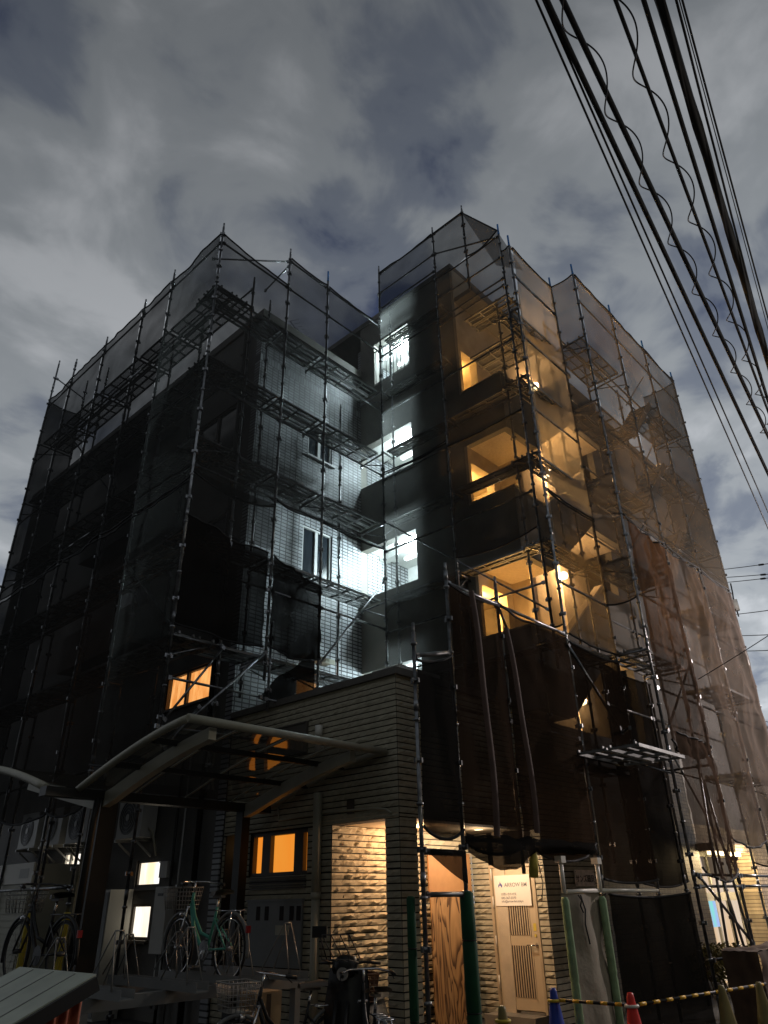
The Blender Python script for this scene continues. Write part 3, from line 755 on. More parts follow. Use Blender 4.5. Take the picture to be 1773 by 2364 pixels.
# --- left facade
LEV = (5.35, 7.19, 9.03, 10.87, 12.7)
YL = (9.5, 11.4, 12.65, 14.5, 16.3, 17.65)
XS = 5.46
S1 = thing('scaffold', 'long netted scaffold along the dark left side wall, standing behind the bicycle shelter', 'scaffold', (XS, 13.5, 0), 'scaffolds around the building')
for i, y in enumerate(YL):
    pole(S1, XS, y, 3.75 if i == 0 else 0, 14.3 + (0, .05, 0, 0, .35, 1.1)[i])
    pole(S1, XS + .9, y + .02, 3.2 if i == 0 else 0, (13.4, 13.6, 13.2, 13.6, 14.9, 15.2)[i])
for i in range(5):
    for z in LEV + (3.52, 1.9):
        if z < 5: rail(S1, (XS, YL[i], z), (XS, YL[i + 1], z)) if i else None
        else:
            deck(S1, XS + .08, YL[i], XS + .82, YL[i + 1], z)
            rail(S1, (XS, YL[i], z + 1.16), (XS, YL[i + 1], z + 1.16))
    for z in (13.2,): rail(S1, (XS + .9, YL[i] + .02, z), (XS + .9, YL[i + 1] + .02, z))
for i, y in enumerate(YL):
    for z in LEV: bracket(S1, (XS + .02, y), (XS + .9, y), z - .07)
for (a, c, z0, z1) in ((9.5, 11.4, 5.4, 7.1), (12.65, 14.5, 9.1, 10.8), (14.5, 16.3, 10.9, 12.6)): rail(S1, (XS, a, z0), (XS, c, z1), .018, name='brace')
rail(S1, (XS - .1, 9.5, 3.9), (7.5, 9.55, 3.95), .024); rail(S1, (XS, 9.46, 3.95), (XS + .95, 9.46, 5.3), .02, name='brace')
rail(S1, (XS + .9, 17.6, 14.6), (XS, 17.65, 14.9), .02)

# --- tiled front
XF = (5.46, 7.27, 8.46, 10.3)
YF = 9.5
S2 = thing('scaffold', 'scaffold bays in front of the pale tiled wall above the stone block roof', 'scaffold', (8.4, YF, 4.6), 'scaffolds around the building')
pole(S2, XF[1], YF, 4.9, 15.0); pole(S2, XF[2], YF, 4.63, 15.0, True); pole(S2, XF[3], YF, 4.63, 16.8)
for (x, y, z0, z1) in ((7.44, 10.38, 4.8, 14.1), (9.7, 10.3, 4.7, 12.2), (7.46, 9.62, 4.45, 5.9)): pole(S2, x, y, z0, z1)
for i in range(3):
    for z in LEV:
        deck(S2, XF[i], YF + .1, XF[i + 1], YF + .72, z)
        rail(S2, (XF[i], YF, z + 1.16), (XF[i + 1], YF, z + 1.16))
    rail(S2, (XF[i], YF, 4.6 if i else 4.62), (XF[i + 1], YF, 4.6 if i else 4.62))
rail(S2, (XF[1], YF, 14.72), (XF[2], YF, 14.72)); rail(S2, (XF[2], YF, 14.72), (XF[3], YF, 14.72)); rail(S2, (XF[0], YF, 13.86), (XF[1], YF, 13.86))
rail(S2, (XF[1], YF, 14.6), (XF[1] + .05, YF + 1.0, 14.5)); rail(S2, (XF[1], YF, 14.7), (XF[0] + .3, YF + .9, 14.3), .02)
for i in (0, 1, 2, 3):
    for z in LEV: bracket(S2, (XF[i], YF + .02), (XF[i] + .05, YF + .75), z - .07)
rail(S2, (XF[2], YF, 5.4), (XF[3], YF, 7.6), .021, name='brace'); rail(S2, (XF[0], YF - .04, 3.6), (XF[1], YF - .04, 5.4), .024, name='brace'); rail(S2, (XF[0] + .05, YF - .06, 3.55), (XF[0] + .6, YF - .06, 4.3), .02, name='brace')

# --- stair wing, side face
YR = (9.5, 7.6, 5.72)
XW = 10.3
LEVR = (5.43, 7.26, 9.09, 10.93, 12.7, 14.33)
S3 = thing('scaffold', 'tall narrow scaffold beside the white lit openings of the stair wing', 'scaffold', (XW, 7.6, 4.6), 'scaffolds around the building')
pole(S3, XW, YR[1], 4.63, 16.75); pole(S3, XW, YR[2], 4.9, 15.1, True); pole(S3, XW, 6.65, 14.0, 16.75)
pole(S3, 10.72, 9.53, 4.7, 15.6); pole(S3, 10.72, 7.7, 5.0, 7.2, step=.6)
for i in range(2):
    for z in LEVR:
        if z == 12.7 and i == 1:
            rail(S3, (XW, YR[1], z + 1.0), (XW, YR[2], z + 1.0)); continue
        if z > 13 and i == 1:
            deck(S3, XW + .05, YR[2], XW + .62, 6.95, 13.3); continue
        deck(S3, XW + .1, YR[i + 1], XW + .46, YR[i], z)
        rail(S3, (XW, YR[i], z + 1.0), (XW, YR[i + 1], z + 1.0))
    rail(S3, (XW, YR[i], 15.9), (XW, YR[i + 1], 15.9 if i == 0 else 15.0))
rail(S3, (XW, YR[0], 16.6), (XW, YR[1], 16.6)); rail(S3, (XW, YR[1], 16.6), (XW, 6.65, 16.6))
rail(S3, (XW, YR[1], 14.35), (XW, YR[2], 14.35)); rail(S3, (XW, YR[1], 13.5), (XW, YR[2], 13.5))
for y in YR:
    for z in LEVR[:5]: bracket(S3, (XW + .02, y), (XW + .44, y + .04), z - .07)
rail(S3, (XW, YR[0], 9.0), (XW, YR[2], 5.9), .018, name='brace')
deck(S3, 10.95, 5.9, 11.9, 7.3, 12.75)

# --- stair wing, street front
XQ = (10.3, 12.05)
YQ = 5.5
S4 = thing('scaffold', 'single scaffold bay in front of the warm lit stair landings', 'scaffold', (11.2, YQ, 0), 'scaffolds around the building')
pole(S4, XQ[0], YQ, 0.02, 14.55, True); pole(S4, XQ[1], YQ, 0.02, 14.55, True); pole(S4, 10.55, 6.15, 4.0, 13.4); pole(S4, 11.95, 6.1, 2.1, 13.4)
for z in LEVR[:5]:
    deck(S4, XQ[0], YQ + .1, XQ[1], YQ + .55, z); rail(S4, (XQ[0], YQ, z + .95), (XQ[1], YQ, z + .95))
for z in (13.62, 14.5): rail(S4, (XQ[0], YQ, z), (XQ[1], YQ, z))
for x in XQ:
    for z in LEVR[:5]: bracket(S4, (x, YQ + .02), (x, YQ + .6), z - .07)
rail(S4, (10.2, 5.45, 5.25), (11.62, 5.45, 4.05), .024, name='brace'); rail(S4, (11.62, 5.45, 4.02), (11.0, 5.0, 3.95), .024); rail(S4, (XQ[0], YQ, 3.5), (XQ[1], YQ, 3.5)); deck(S4, 9.95, 4.45, 11.6, YQ - .05, 3.52); deck(S4, XQ[0] + .3, YQ + .1, XQ[1], YQ + .6, 3.45)

# --- street front to the right, with scaffold stairs
XG = (12.05, 13.9, 15.75, 17.6)
YG = 4.9
S5 = thing('scaffold', 'wide netted scaffold with internal stairs at the right end of the building', 'scaffold', (14.8, YG, 0), 'scaffolds around the building')
for i, x in enumerate(XG):
    pole(S5, x, YG, 0.02, 14.55, True); pole(S5, x + .05, YG + .95, 0.02, 13.6)
for i in range(3):
    for z in (3.75, 5.5, 7.26, 9.09, 10.93, 12.7):
        if i != 1 and (i or z > 4): deck(S5, XG[i], YG + .1, XG[i + 1], YG + .9, z)
        rail(S5, (XG[i], YG, z + 1.0), (XG[i + 1], YG, z + 1.0)); rail(S5, (XG[i], YG + .95, z + .9), (XG[i + 1], YG + .95, z + .9))
    for z in (1.74, 1.9, .8): rail(S5, (XG[i], YG - .03, z), (XG[i + 1], YG - .03, z))
    rail(S5, (XG[i], YG, 14.5), (XG[i + 1], YG, 14.5))
for x in XG:
    for z in (3.75, 5.5, 7.26, 9.09, 10.93, 12.7): bracket(S5, (x, YG + .02), (x + .05, YG + .95), z - .07)
for k, z in enumerate((7.26, 9.09, 10.93)):
    b = MB(); a, c = (XG[1] + .1, XG[2] - .1); z1 = z + 1.8
    for y in (YG + .15, YG + .62): b.bar((a, y, z), (c, y, z1), .03, .14)
    for q in range(7):
        t = (q + .5) / 7; b.box((a + (c - a) * t - .1, YG + .165, z + 1.8 * t - .012), (a + (c - a) * t + .1, YG + .605, z + 1.8 * t + .012))
    b.tube([(a, YG + .14, z + .9), (c, YG + .14, z1 + .9)], .015, 6)
    b.build('stair', DECK, S5)
for (i, z0, z1) in ((0, 7.3, 9.0), (2, 9.2, 10.9), (0, 3.8, 1.95)): rail(S5, (XG[i], YG, z0), (XG[i + 1], YG, z1), .018, name='brace')
for (p, q) in (((12.05, 4.86, 4.0), (13.9, 4.86, 5.6)), ((12.4, 4.8, .1), (13.1, 4.86, 3.6)), ((13.3, 4.75, .1), (12.9, 4.86, 2.4)), ((13.7, 4.8, .1), (13.3, 4.9, 3.4)), ((12.1, 4.85, 1.9), (13.8, 4.85, .9))): rail(S5, p, q, .022, name='brace')

# --- low scaffold in front of the porch
XE = (6.45, 7.18, 8.37)
YE = 5.5
S6 = thing('scaffold', 'low black netted scaffold standing in front of the stone entrance porch', 'scaffold', (8.3, YE, 0), 'scaffolds around the building')
for x, zt in zip(XE, (4.55, 5.6, 5.75)): pole(S6, x, YE, 0.02 if x < 8 else 1.9, zt)
rail(S6, (XE[1], YE, 5.43), (XE[2], YE, 5.43), .024); rail(S6, (XE[2], YE, 5.43), (10.28, YE, 5.43), .024)
rail(S6, (XE[0], YE, 4.25), (XE[1], YE, 4.45), .026, DKSTEEL); rail(S6, (XE[0], YE, 1.69), (XE[1], YE, 1.69), .026, DKSTEEL); rail(S6, (XE[0], YE, .42), (XE[1], YE, .42), .022, DKSTEEL); rail(S6, (XE[0], YE, 2.1), (XE[1], YE, 2.1), .034, DKSTEEL)
for z in (3.75, 2.25): rail(S6, (XE[1], YE, z), (XE[2], YE, z)); rail(S6, (XE[2], YE, z), (10.28, YE, z))
rail(S6, (XE[2], YE, 5.45), (10.25, YE + 1.0, 5.5), .022)

# ------------------------------------------------------------------ safety nets
NETC = [0]
def net(label, p0, p1, z0, z1, out_, M, bulge=.06, wr=.02, sag=.06, nu=22, group='safety nets on the scaffolds', ws=1.6, ridged=False, hem=True, z0b=None, z1b=None, top_sag=.05):
    p0 = Vector((*p0, 0)); p1 = Vector((*p1, 0)); n = Vector((*out_, 0)); L = (p1 - p0).length
    z0b = z0 if z0b is None else z0b; z1b = z1 if z1b is None else z1b
    nv = max(8, int((z1 - z0) / (.07 if ridged else .16))); NETC[0] += 1; sd = NETC[0] * 13.7
    def fn(a, b_):
        e = 4 * a * (1 - a); ev = min(1, 4 * b_ * (1 - b_) * 1.6)
        za = z0 + (z0b - z0) * a - sag * e; zb = z1 + (z1b - z1) * a - top_sag * e
        z = za + (zb - za) * b_
        q = p0 + (p1 - p0) * a
        v = Vector((a * L * ws, z * ws * .6, sd)); k = noise.noise(v) + .5 * noise.noise(v * 2.3)
        if ridged:
            q1 = Vector((a * L * ws * 1.1 + z * .35, z * ws * .42, sd)); wq = noise.noise(q1 * .7) * .6
            f1 = 1 - abs(noise.noise(q1 + Vector((wq, wq, 0)))) * 3.2; f2 = 1 - abs(noise.noise(Vector((a * L * ws * 2.4 - z * .8, z * ws * .9 + wq, sd + 5)))) * 3.4
            f3 = 1 - abs(noise.noise(Vector((a * L * ws * .7 + wq, z * ws * 1.5, sd + 9)))) * 3.0
            k = .8 * k + .55 * f1 + .28 * f2 + .3 * f3
        d = bulge * e * ev + wr * k * (.25 + .75 * e)
        lace = .018 * abs(math.sin(z * PI / .457)) * (1 - e) if e < .5 else 0
        return q + n * (.035 + d) + (p1 - p0).normalized() * (lace if a < .5 else -lace) + Vector((0, 0, z))
    root = thing('safety_net', label, 'safety net', tuple((p0 + p1) / 2 + Vector((0, 0, z0))), group)
    b = MB(); b.grid(fn, nu, nv, 0, True); b.build('mesh_sheet', M, root)
    if hem:
        for e_ in (1.0, 0.0):
            h = MB(); h.tube([fn(i / nu, e_) for i in range(nu + 1)], .018, 5); h.build('hem', HEM, root)
    return root
ordn = ['nearest', 'second', 'third', 'fourth', 'farthest']
for i in range(5):
    net(f'upper dark mesh net on the left scaffold, {ordn[i]} bay from the corner pole', (XS, YL[i]), (XS, YL[i + 1]), 8.1, 14.08, (-1, 0), NETF, .05, .07)
    net(f'lower black mesh net on the left scaffold, {ordn[i]} bay from the corner pole', (XS, YL[i]), (XS, YL[i + 1]), 3.6 if i < 1 else 3.0, 8.0, (-1, 0), NETF, .1, .08, .1)
net('far end mesh net closing the left scaffold', (XS + .9, YL[5]), (XS, YL[5]), 3.4, 14.08, (0, 1), NETF, .05, .04)
net('upper mesh net on the tiled front, bay beside the corner pole', (XF[0], YF), (XF[1], YF), 8.2, 14.08, (0, -1), NETD, .04, .03, .18, z1b=13.9)
net('upper mesh net over the middle bay of the tiled front', (XF[1], YF), (XF[2], YF), 8.35, 14.8, (0, -1), NETD, .04, .03, .08)
net('upper mesh net over the tiled front bay touching the stair wing', (XF[2], YF), (XF[3], YF), 8.3, 14.78, (0, -1), NETD, .05, .03, .05)
net('folded black net hanging low in the tiled front bay beside the corner pole', (XF[0], YF), (XF[1] - .1, YF), 5.45, 7.35, (0, -1), NETB, .02, .1, .05, z1b=7.2, ridged=True)
net('folded black net bundle hanging in the middle bay of the tiled front', (XF[1], YF), (XF[2], YF), 5.5, 7.2, (0, -1), NETB, -.02, .12, .12, z1b=6.9, ridged=True)
net('thin mesh net behind the folded bundle, corner bay of the tiled front', (XF[0], YF), (XF[1], YF), 7.3, 8.25, (0, -1), NETD, .02, .03, .05, hem=False)
net('upper side net of the stair wing over the white lit openings', (XW, YR[0]), (XW, YR[1]), 10.25, 16.62, (-1, 0), NETD, .05, .04, .05)
net('upper side net of the stair wing over the open landings', (XW, YR[1]), (XW, YR[2]), 10.1, 15.0, (-1, 0), NETD, .03, .03, .05)
net('lower side net of the stair wing over the white lit openings', (XW, YR[0]), (XW, YR[1]), 5.6, 10.2, (-1, 0), NETD, .05, .05, .05)
net('lower side net of the stair wing over the open landings', (XW, YR[1]), (XW, YR[2]), 7.5, 10.1, (-1, 0), NETD, .04, .04, .12)
# peaked corner piece over the short pole
rt_ = thing('safety_net', 'peaked dark net corner drawn over the tallest short pole', 'safety net', (XW, 6.65, 15), 'safety nets on the scaffolds')
b = MB(); A_, B_, P_, Q_ = Vector((XW - .03, 7.6, 16.6)), Vector((XW - .03, 6.65, 16.6)), Vector((XW - .03, 5.74, 15.2)), Vector((XW - .03, 7.6, 15.0))
b.grid(lambda a, c: (Q_ + (Vector((XW - .03, 6.65, 15.05 - .1 * math.sin(PI * a))) - Q_) * a) * (1 - c) + (A_ + (B_ - A_) * a) * c + Vector((-.03 * math.sin(PI * a) * math.sin(PI * c), 0, 0)), 12, 10)
b.grid(lambda a, c: (Vector((XW - .03, 6.65, 15.05)) + (P_ - Vector((XW - .03, 6.65, 15.05))) * a + Vector((0, 0, -.13 * math.sin(PI * a)))) * (1 - c) + (B_ + (P_ - B_) * a) * c, 12, 10)
b.grid(lambda a, c: (B_ + (P_ - B_) * a) + (Vector((XW + .9, 6.4, 15.3)) - B_) * c * (1 - a * .3), 8, 8)
b.build('mesh_sheet', NETD, rt_)
h = MB(); h.tube([A_, B_, P_], .018, 5); h.build('hem', HEM, rt_); h = MB(); h.tube([P_ + (Vector((XW - .03, 6.65, 15.05)) - P_) * t - Vector((0, 0, .13 * math.sin(PI * t))) for t in [i / 10 for i in range(11)]], .02, 5); h.build('hem', HEM, rt_)
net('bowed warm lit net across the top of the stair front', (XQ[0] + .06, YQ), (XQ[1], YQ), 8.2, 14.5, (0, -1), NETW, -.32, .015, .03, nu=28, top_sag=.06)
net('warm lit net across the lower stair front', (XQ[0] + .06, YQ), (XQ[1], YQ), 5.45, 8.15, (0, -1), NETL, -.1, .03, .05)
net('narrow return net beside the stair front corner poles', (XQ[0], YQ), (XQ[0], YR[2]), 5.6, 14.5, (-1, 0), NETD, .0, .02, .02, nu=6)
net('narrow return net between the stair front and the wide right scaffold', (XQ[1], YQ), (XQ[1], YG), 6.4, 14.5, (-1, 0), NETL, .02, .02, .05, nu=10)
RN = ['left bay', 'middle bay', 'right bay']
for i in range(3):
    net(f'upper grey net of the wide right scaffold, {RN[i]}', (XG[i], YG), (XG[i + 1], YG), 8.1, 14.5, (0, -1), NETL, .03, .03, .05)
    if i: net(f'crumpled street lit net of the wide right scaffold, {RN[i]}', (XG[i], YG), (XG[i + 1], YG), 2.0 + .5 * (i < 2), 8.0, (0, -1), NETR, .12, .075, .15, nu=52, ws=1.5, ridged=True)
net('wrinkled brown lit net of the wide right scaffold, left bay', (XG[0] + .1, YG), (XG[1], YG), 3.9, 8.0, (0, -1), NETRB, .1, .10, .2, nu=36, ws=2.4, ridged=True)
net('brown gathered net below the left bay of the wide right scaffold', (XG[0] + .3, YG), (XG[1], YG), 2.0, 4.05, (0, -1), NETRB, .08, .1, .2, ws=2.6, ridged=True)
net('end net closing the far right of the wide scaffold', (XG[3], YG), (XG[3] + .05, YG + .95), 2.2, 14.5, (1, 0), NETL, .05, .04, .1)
net('added black net darkening the left bay behind the low deck of the wide scaffold', (XG[0] + .1, YG + 1.0), (XG[1] + .4, YG + 1.05), 1.85, 5.4, (0, -1), NETB, .04, .06, .1)  # sheet added to keep this bay dark
# nets round the low porch scaffold
net('black net on the low porch scaffold, narrow left bay', (XE[0], YE), (XE[1], YE), 2.35, 4.2, (0, -1), NETB, .02, .03, .12, z1b=4.4)
net('black net on the low porch scaffold, middle bay behind the straps', (XE[1], YE), (XE[2], YE), 2.2, 5.4, (0, -1), NETN, .06, .06, .1)
net('brownish net on the low porch scaffold, wide right bay', (XE[2], YE), (10.25, YE), 2.3, 5.4, (0, -1), NETN, .1, .09, .25, ridged=True, ws=1.1)
net('dark net below the stair front beside the hoarding', (10.3, YQ), (12.05, YQ), 1.85, 5.3, (0, -1), NETN, .05, .06, .05, ws=1.0)
net('black sheet net hanging to the ground right of the hoarding', (10.32, YQ - .02), (12.0, YG + .1), .04, 1.66, (0, -1), NETB, .03, .05, .0)
for k, (x0, z0, x1, z1, lab) in enumerate(((7.5, 5.35, 7.62, 2.28, 'left brown fabric strap hanging down the porch scaffold net'), (8.27, 5.0, 8.5, 2.35, 'right brown fabric strap hanging down the porch scaffold net'))):
    b = MB(); b.grid(lambda a, c: (x0 + (x1 - x0) * (1 - c) ** 1.0 + (a - .5) * .13 + .02 * math.sin(c * 9), YE - .17 - .03 * math.cos((a - .5) * PI) - .05 * math.sin(c * PI), z1 + (z0 - z1) * c), 6, 30)
    tag(b.build('net_strap', STRAP), lab, 'strap', 'brown straps on the porch net')
# bulging bottom of the porch net
b = MB()
def bulge_(a, c):
    x = 7.2 + 3.0 * a; w = .32 * math.sin(PI * a) ** .5 + .05 * noise.noise(Vector((x * 3, c * 2, 4)))
    ang = PI * (c - .5) * 1.1
    return (x, YE - .04 - w * .55 * (1 + math.cos(ang)) / 2 + .0, 2.3 - (.16 + .22 * math.exp(-((x - 7.85) / .5) ** 2)) * (1 - c) - .05 * noise.noise(Vector((x * 4, 1, 2))))
b.grid(bulge_, 44, 10); tag(b.build('net_bag', NETB), 'sagging net bottom bulging over the beige door', 'safety net', 'safety nets on the scaffolds')
b = MB()
b.grid(lambda a, c: (XE[0] + .08 + (XE[1] - XE[0] - .1) * a, YE - .05 - .05 * math.sin(PI * a), 2.12 - (.05 + .28 * a + .05 * math.sin(a * PI)) * (1 - c)), 14, 6); tag(b.build('net_flap', NETB), 'black net flap drooping over the plywood boards', 'safety net', 'safety nets on the scaffolds')
b = MB(); b.grid(lambda a, c: (7.28 + 1.1 * a, YF + .1 + .1 * math.sin(a * 5), 4.62 + (.05 + 1.0 * a) * c + .06 * noise.noise(Vector((a * 4, c * 4, 1)))), 14, 10); tag(b.build('net_corner', NETB), 'loose black net corner lying over the roof edge of the stone block', 'safety net', 'safety nets on the scaffolds')
# yellow sleeve hanging at the bulge
t = thing('pole_sleeve', 'dull yellow plastic sleeve hanging in front of the company notice', 'sleeve', (8.4, YE - .12, 1.88))
q = MB(); q.tube([(8.43, YE - .12, 2.3), (8.43, YE - .12, 2.08), (8.39, YE - .12, 1.86)], [.02, .055, .057], 12); q.build('sleeve', YELD, t)
q = MB(); q.tube([(8.44, YE - .12, 2.34), (8.5, YE - .14, 2.0), (8.55, YE - .14, 1.8), (8.5, YE - .13, 1.6)], .006, 5); q.build('tie_cord', ROPE, t)
# green foam pads on the porch poles
for (x, y, z0, z1, lab) in ((XE[1], YE, .02, 1.72, 'dark green foam pad wrapped on the pole right of the plywood'), (XE[0] - .07, YE + .12, .02, 1.68, 'dark green foam pad on the pole in front of the stone corner')):
    t = thing('pole_pad', lab, 'pole pad', (x, y, z0), 'green pole pads')
    f_ = 1 if x > 7 else .6
    q = MB(); q.lathe((x, y, 0), [(r_ * f_, h_) for r_, h_ in ((.05, z0), (.075, z0 + .02), (.078, z0 + .55), (.07, z0 + .58), (.078, z0 + .6), (.078, z1 - .5), (.07, z1 - .47), (.078, z1 - .45), (.075, z1 - .02), (.05, z1))], 14); q.build('foam', GREEN, t)
    for z in (z0 + .58, z1 - .47):
        q = MB(); q.tube([(x + .074 * f_ * math.cos(a * PI / 6), y + .074 * f_ * math.sin(a * PI / 6), z) for a in range(12)], .006, 5, closed=True); q.build('tie_cord', ROPE, t)

# hoarding with sage foam edges
HXa, HXb, HY = 9.07, 10.04, 5.42
t = thing('hoarding_sheet', 'weathered grey sheet hoarding with pale green foam edges beside the blue cone', 'hoarding', (9.7, HY, 0))
q = MB(); q.grid(lambda a, c: (HXa + (HXb - HXa) * a, HY + .03 * math.sin(a * 7 + c * 2) + .03 * noise.noise(Vector((a * 3, c * 4, 9))), .03 + 1.64 * c), 24, 30); q.build('sheet', SHEET, t)
for x in (HXa, HXb):
    q = MB(); q.lathe((x, HY - .03, 0), [(.03, .02), (.048, .04), (.052, .7), (.045, .73), (.053, .76), (.05, 1.6), (.03, 1.64)], 12); q.build('foam_edge', SAGE, t)
q = MB(); q.tube([(HXa + .1, HY, 1.70), (HXb, HY, 1.71)], .026, 10); q.tube([(HXb, HY, 1.71), (11.95, HY + .04, 1.7)], .024, 10); q.build('top_tube', PVC, t)
for x in (HXa + .02, HXb + .0):
    q = MB(); q.tube([(x, HY - .02, 1.68), (x, HY - .02, 2.05)], .03, 10); q.box((x - .055, HY - .07, 2.03), (x + .055, HY + .03, 2.11)); q.build('post_cap', PVC, t)
q = MB()
for (x, l) in ((9.42, .55), (9.36, .2)): q.tube([(x, HY - .06, 1.66), (x + .04, HY - .08, 1.66 - l * .3), (x + .01, HY - .07, 1.66 - l * .6), (x + .06, HY - .07, 1.66 - l)], .01, 5)
q.build('loose_cord', ROPE, t)

# ------------------------------------------------------------------ bicycle shelter
sh = thing('bicycle_shelter', 'cream framed bicycle shelter with curved translucent roof left of the stone block', 'shelter', (6, 9.5, 0))
def roofz(t): return 2.96 + .50 * (1 - (1 - t) ** 1.45)
def edge(x, n=14, dz=0): return [(x, 9.45 - 2.4 * i / n, roofz(i / n) + dz) for i in range(n + 1)]
for x in (4.8, 7.05):
    b = MB(); b.box((x - .07, 9.44, 0), (x + (.17 if x < 5 else .07), 9.6, 2.9)); b.box((x + (.17 if x < 5 else .07), 9.5, 0), (x + (.19 if x < 5 else .09), 9.54, 2.85)); b.build('post', ALU, sh)
    b = MB(); pts = edge(x, 12, -.1)
    vs = []; fs = []
    for i, p in enumerate(pts):
        hh = .11 - .045 * i / 12; y_ = p[1] + (.12 if i == 0 else .12 if i == 12 else 0)
        vs += [(x - .05, y_, p[2] - hh), (x + .05, y_, p[2] - hh), (x + .05, y_, p[2] + .07), (x - .05, y_, p[2] + .07)]
    for i in range(12):
        for j in range(4): fs.append((i * 4 + j, i * 4 + (j + 1) % 4, (i + 1) * 4 + (j + 1) % 4, (i + 1) * 4 + j))
    fs += [(3, 2, 1, 0), (48, 49, 50, 51)]
    b.add(vs, fs); b.build('arm', CREAM, sh)
b = MB(); b.grid(lambda a, c: (4.44 + 3.08 * a, 9.45 - 2.4 * c, roofz(c) + .03), 2, 14); b.build('roof_panel', ROOFP, sh)
b = MB(); b.tube([(4.38, 7.05, roofz(1)), (7.56, 7.05, roofz(1))], .05, 12); b.build('front_tube', CREAM, sh)
for x in (4.4, 7.53):
    b = MB(); b.tube(edge(x), .046, 12); b.build('side_tube', CREAM, sh)
for t_ in (.34, .67):
    b = MB(); p = (9.45 - 2.4 * t_, roofz(t_)); b.box((4.44, p[0] - .03, p[1] - .05), (7.52, p[0] + .03, p[1] + .012)); b.build('purlin', ALU, sh)
for k in range(3):
    x = 5.2 + .78 * k; b = MB(); b.tube(edge(x, 12, .02), .014, 5); b.build('batten', CREAM, sh)
b = MB(); b.box((3.98, 9.42, 2.86), (7.5, 9.6, 2.97)); b.build('gutter', ALU, sh)
b = MB(); b.tube([(4.66, 9.4, 2.86), (4.64, 9.4, 2.6), (4.64, 9.42, .05)], .045, 10); b.build('downpipe', ALU, sh)
def roofz2(t): return 2.97 + .5 * (1 - (1 - t) ** 1.45)
b = MB(); b.tube([(4.05, 9.6 + 2.4 * i / 12, roofz2(i / 12)) for i in range(13)], .05, 12); b.build('side_tube', CREAM, sh)
b = MB(); b.grid(lambda a, c: (4.08 + 1.22 * a, 9.6 + 2.4 * c, roofz2(c) + .03), 2, 12); b.build('roof_panel', ROOFP, sh)
b = MB(); b.bar((4.75, 9.6, 2.84), (4.75, 11.8, 3.3), .09, .16); b.build('arm', CREAM, sh)

# ------------------------------------------------------------------ bicycle rack and bicycles
rk = thing('bicycle_rack', 'two tier steel bicycle rack under the shelter', 'bicycle rack', (5.6, 8.4, 0))
for x in (4.22, 5.05, 5.72, 6.4):
    b = MB(); b.box((x - .07, 7.3, .86), (x + .07, 9.1 + (x < 4.5), .875)); b.box((x - .075, 7.3, .86), (x - .07, 9.1, .95)); b.box((x + .07, 7.3, .86), (x + .075, 9.1, .95))
    tr_ = b.build('tray', GREYB, rk)
    for (y0, hh) in ((7.45, .5), (8.7, .42)):
        b = MB()
        for s in (-.09, .09): b.tube([(x + s, y0, .93), (x + s * .5, y0 + .16, .93 + hh), (x + s, y0 + .5, .95)], .008, 5)
        b.tube([(x - .045, y0 + .16, .93 + hh), (x + .045, y0 + .16, .93 + hh)], .008, 5)
        b.build('wheel_loop', WIRE, tr_)
for y in (8.95, 7.9):
    b = MB(); b.box((4.0, y - .05, .74), (6.9, y + .05, .855)); b.build('cross_beam', GREYB, rk)
for x in (4.1, 6.8):
    for y in (8.95, 7.9):
        b = MB(); b.box((x - .04, y - .05, 0), (x + .04, y + .05, .738)); b.build('leg', GREYB, rk)
for x in (4.7, 5.4, 6.05):
    b = MB(); b.box((x - .06, 6.9, .12), (x + .06, 8.4, .2)); b.build('lower_tray', GREYB, rk)

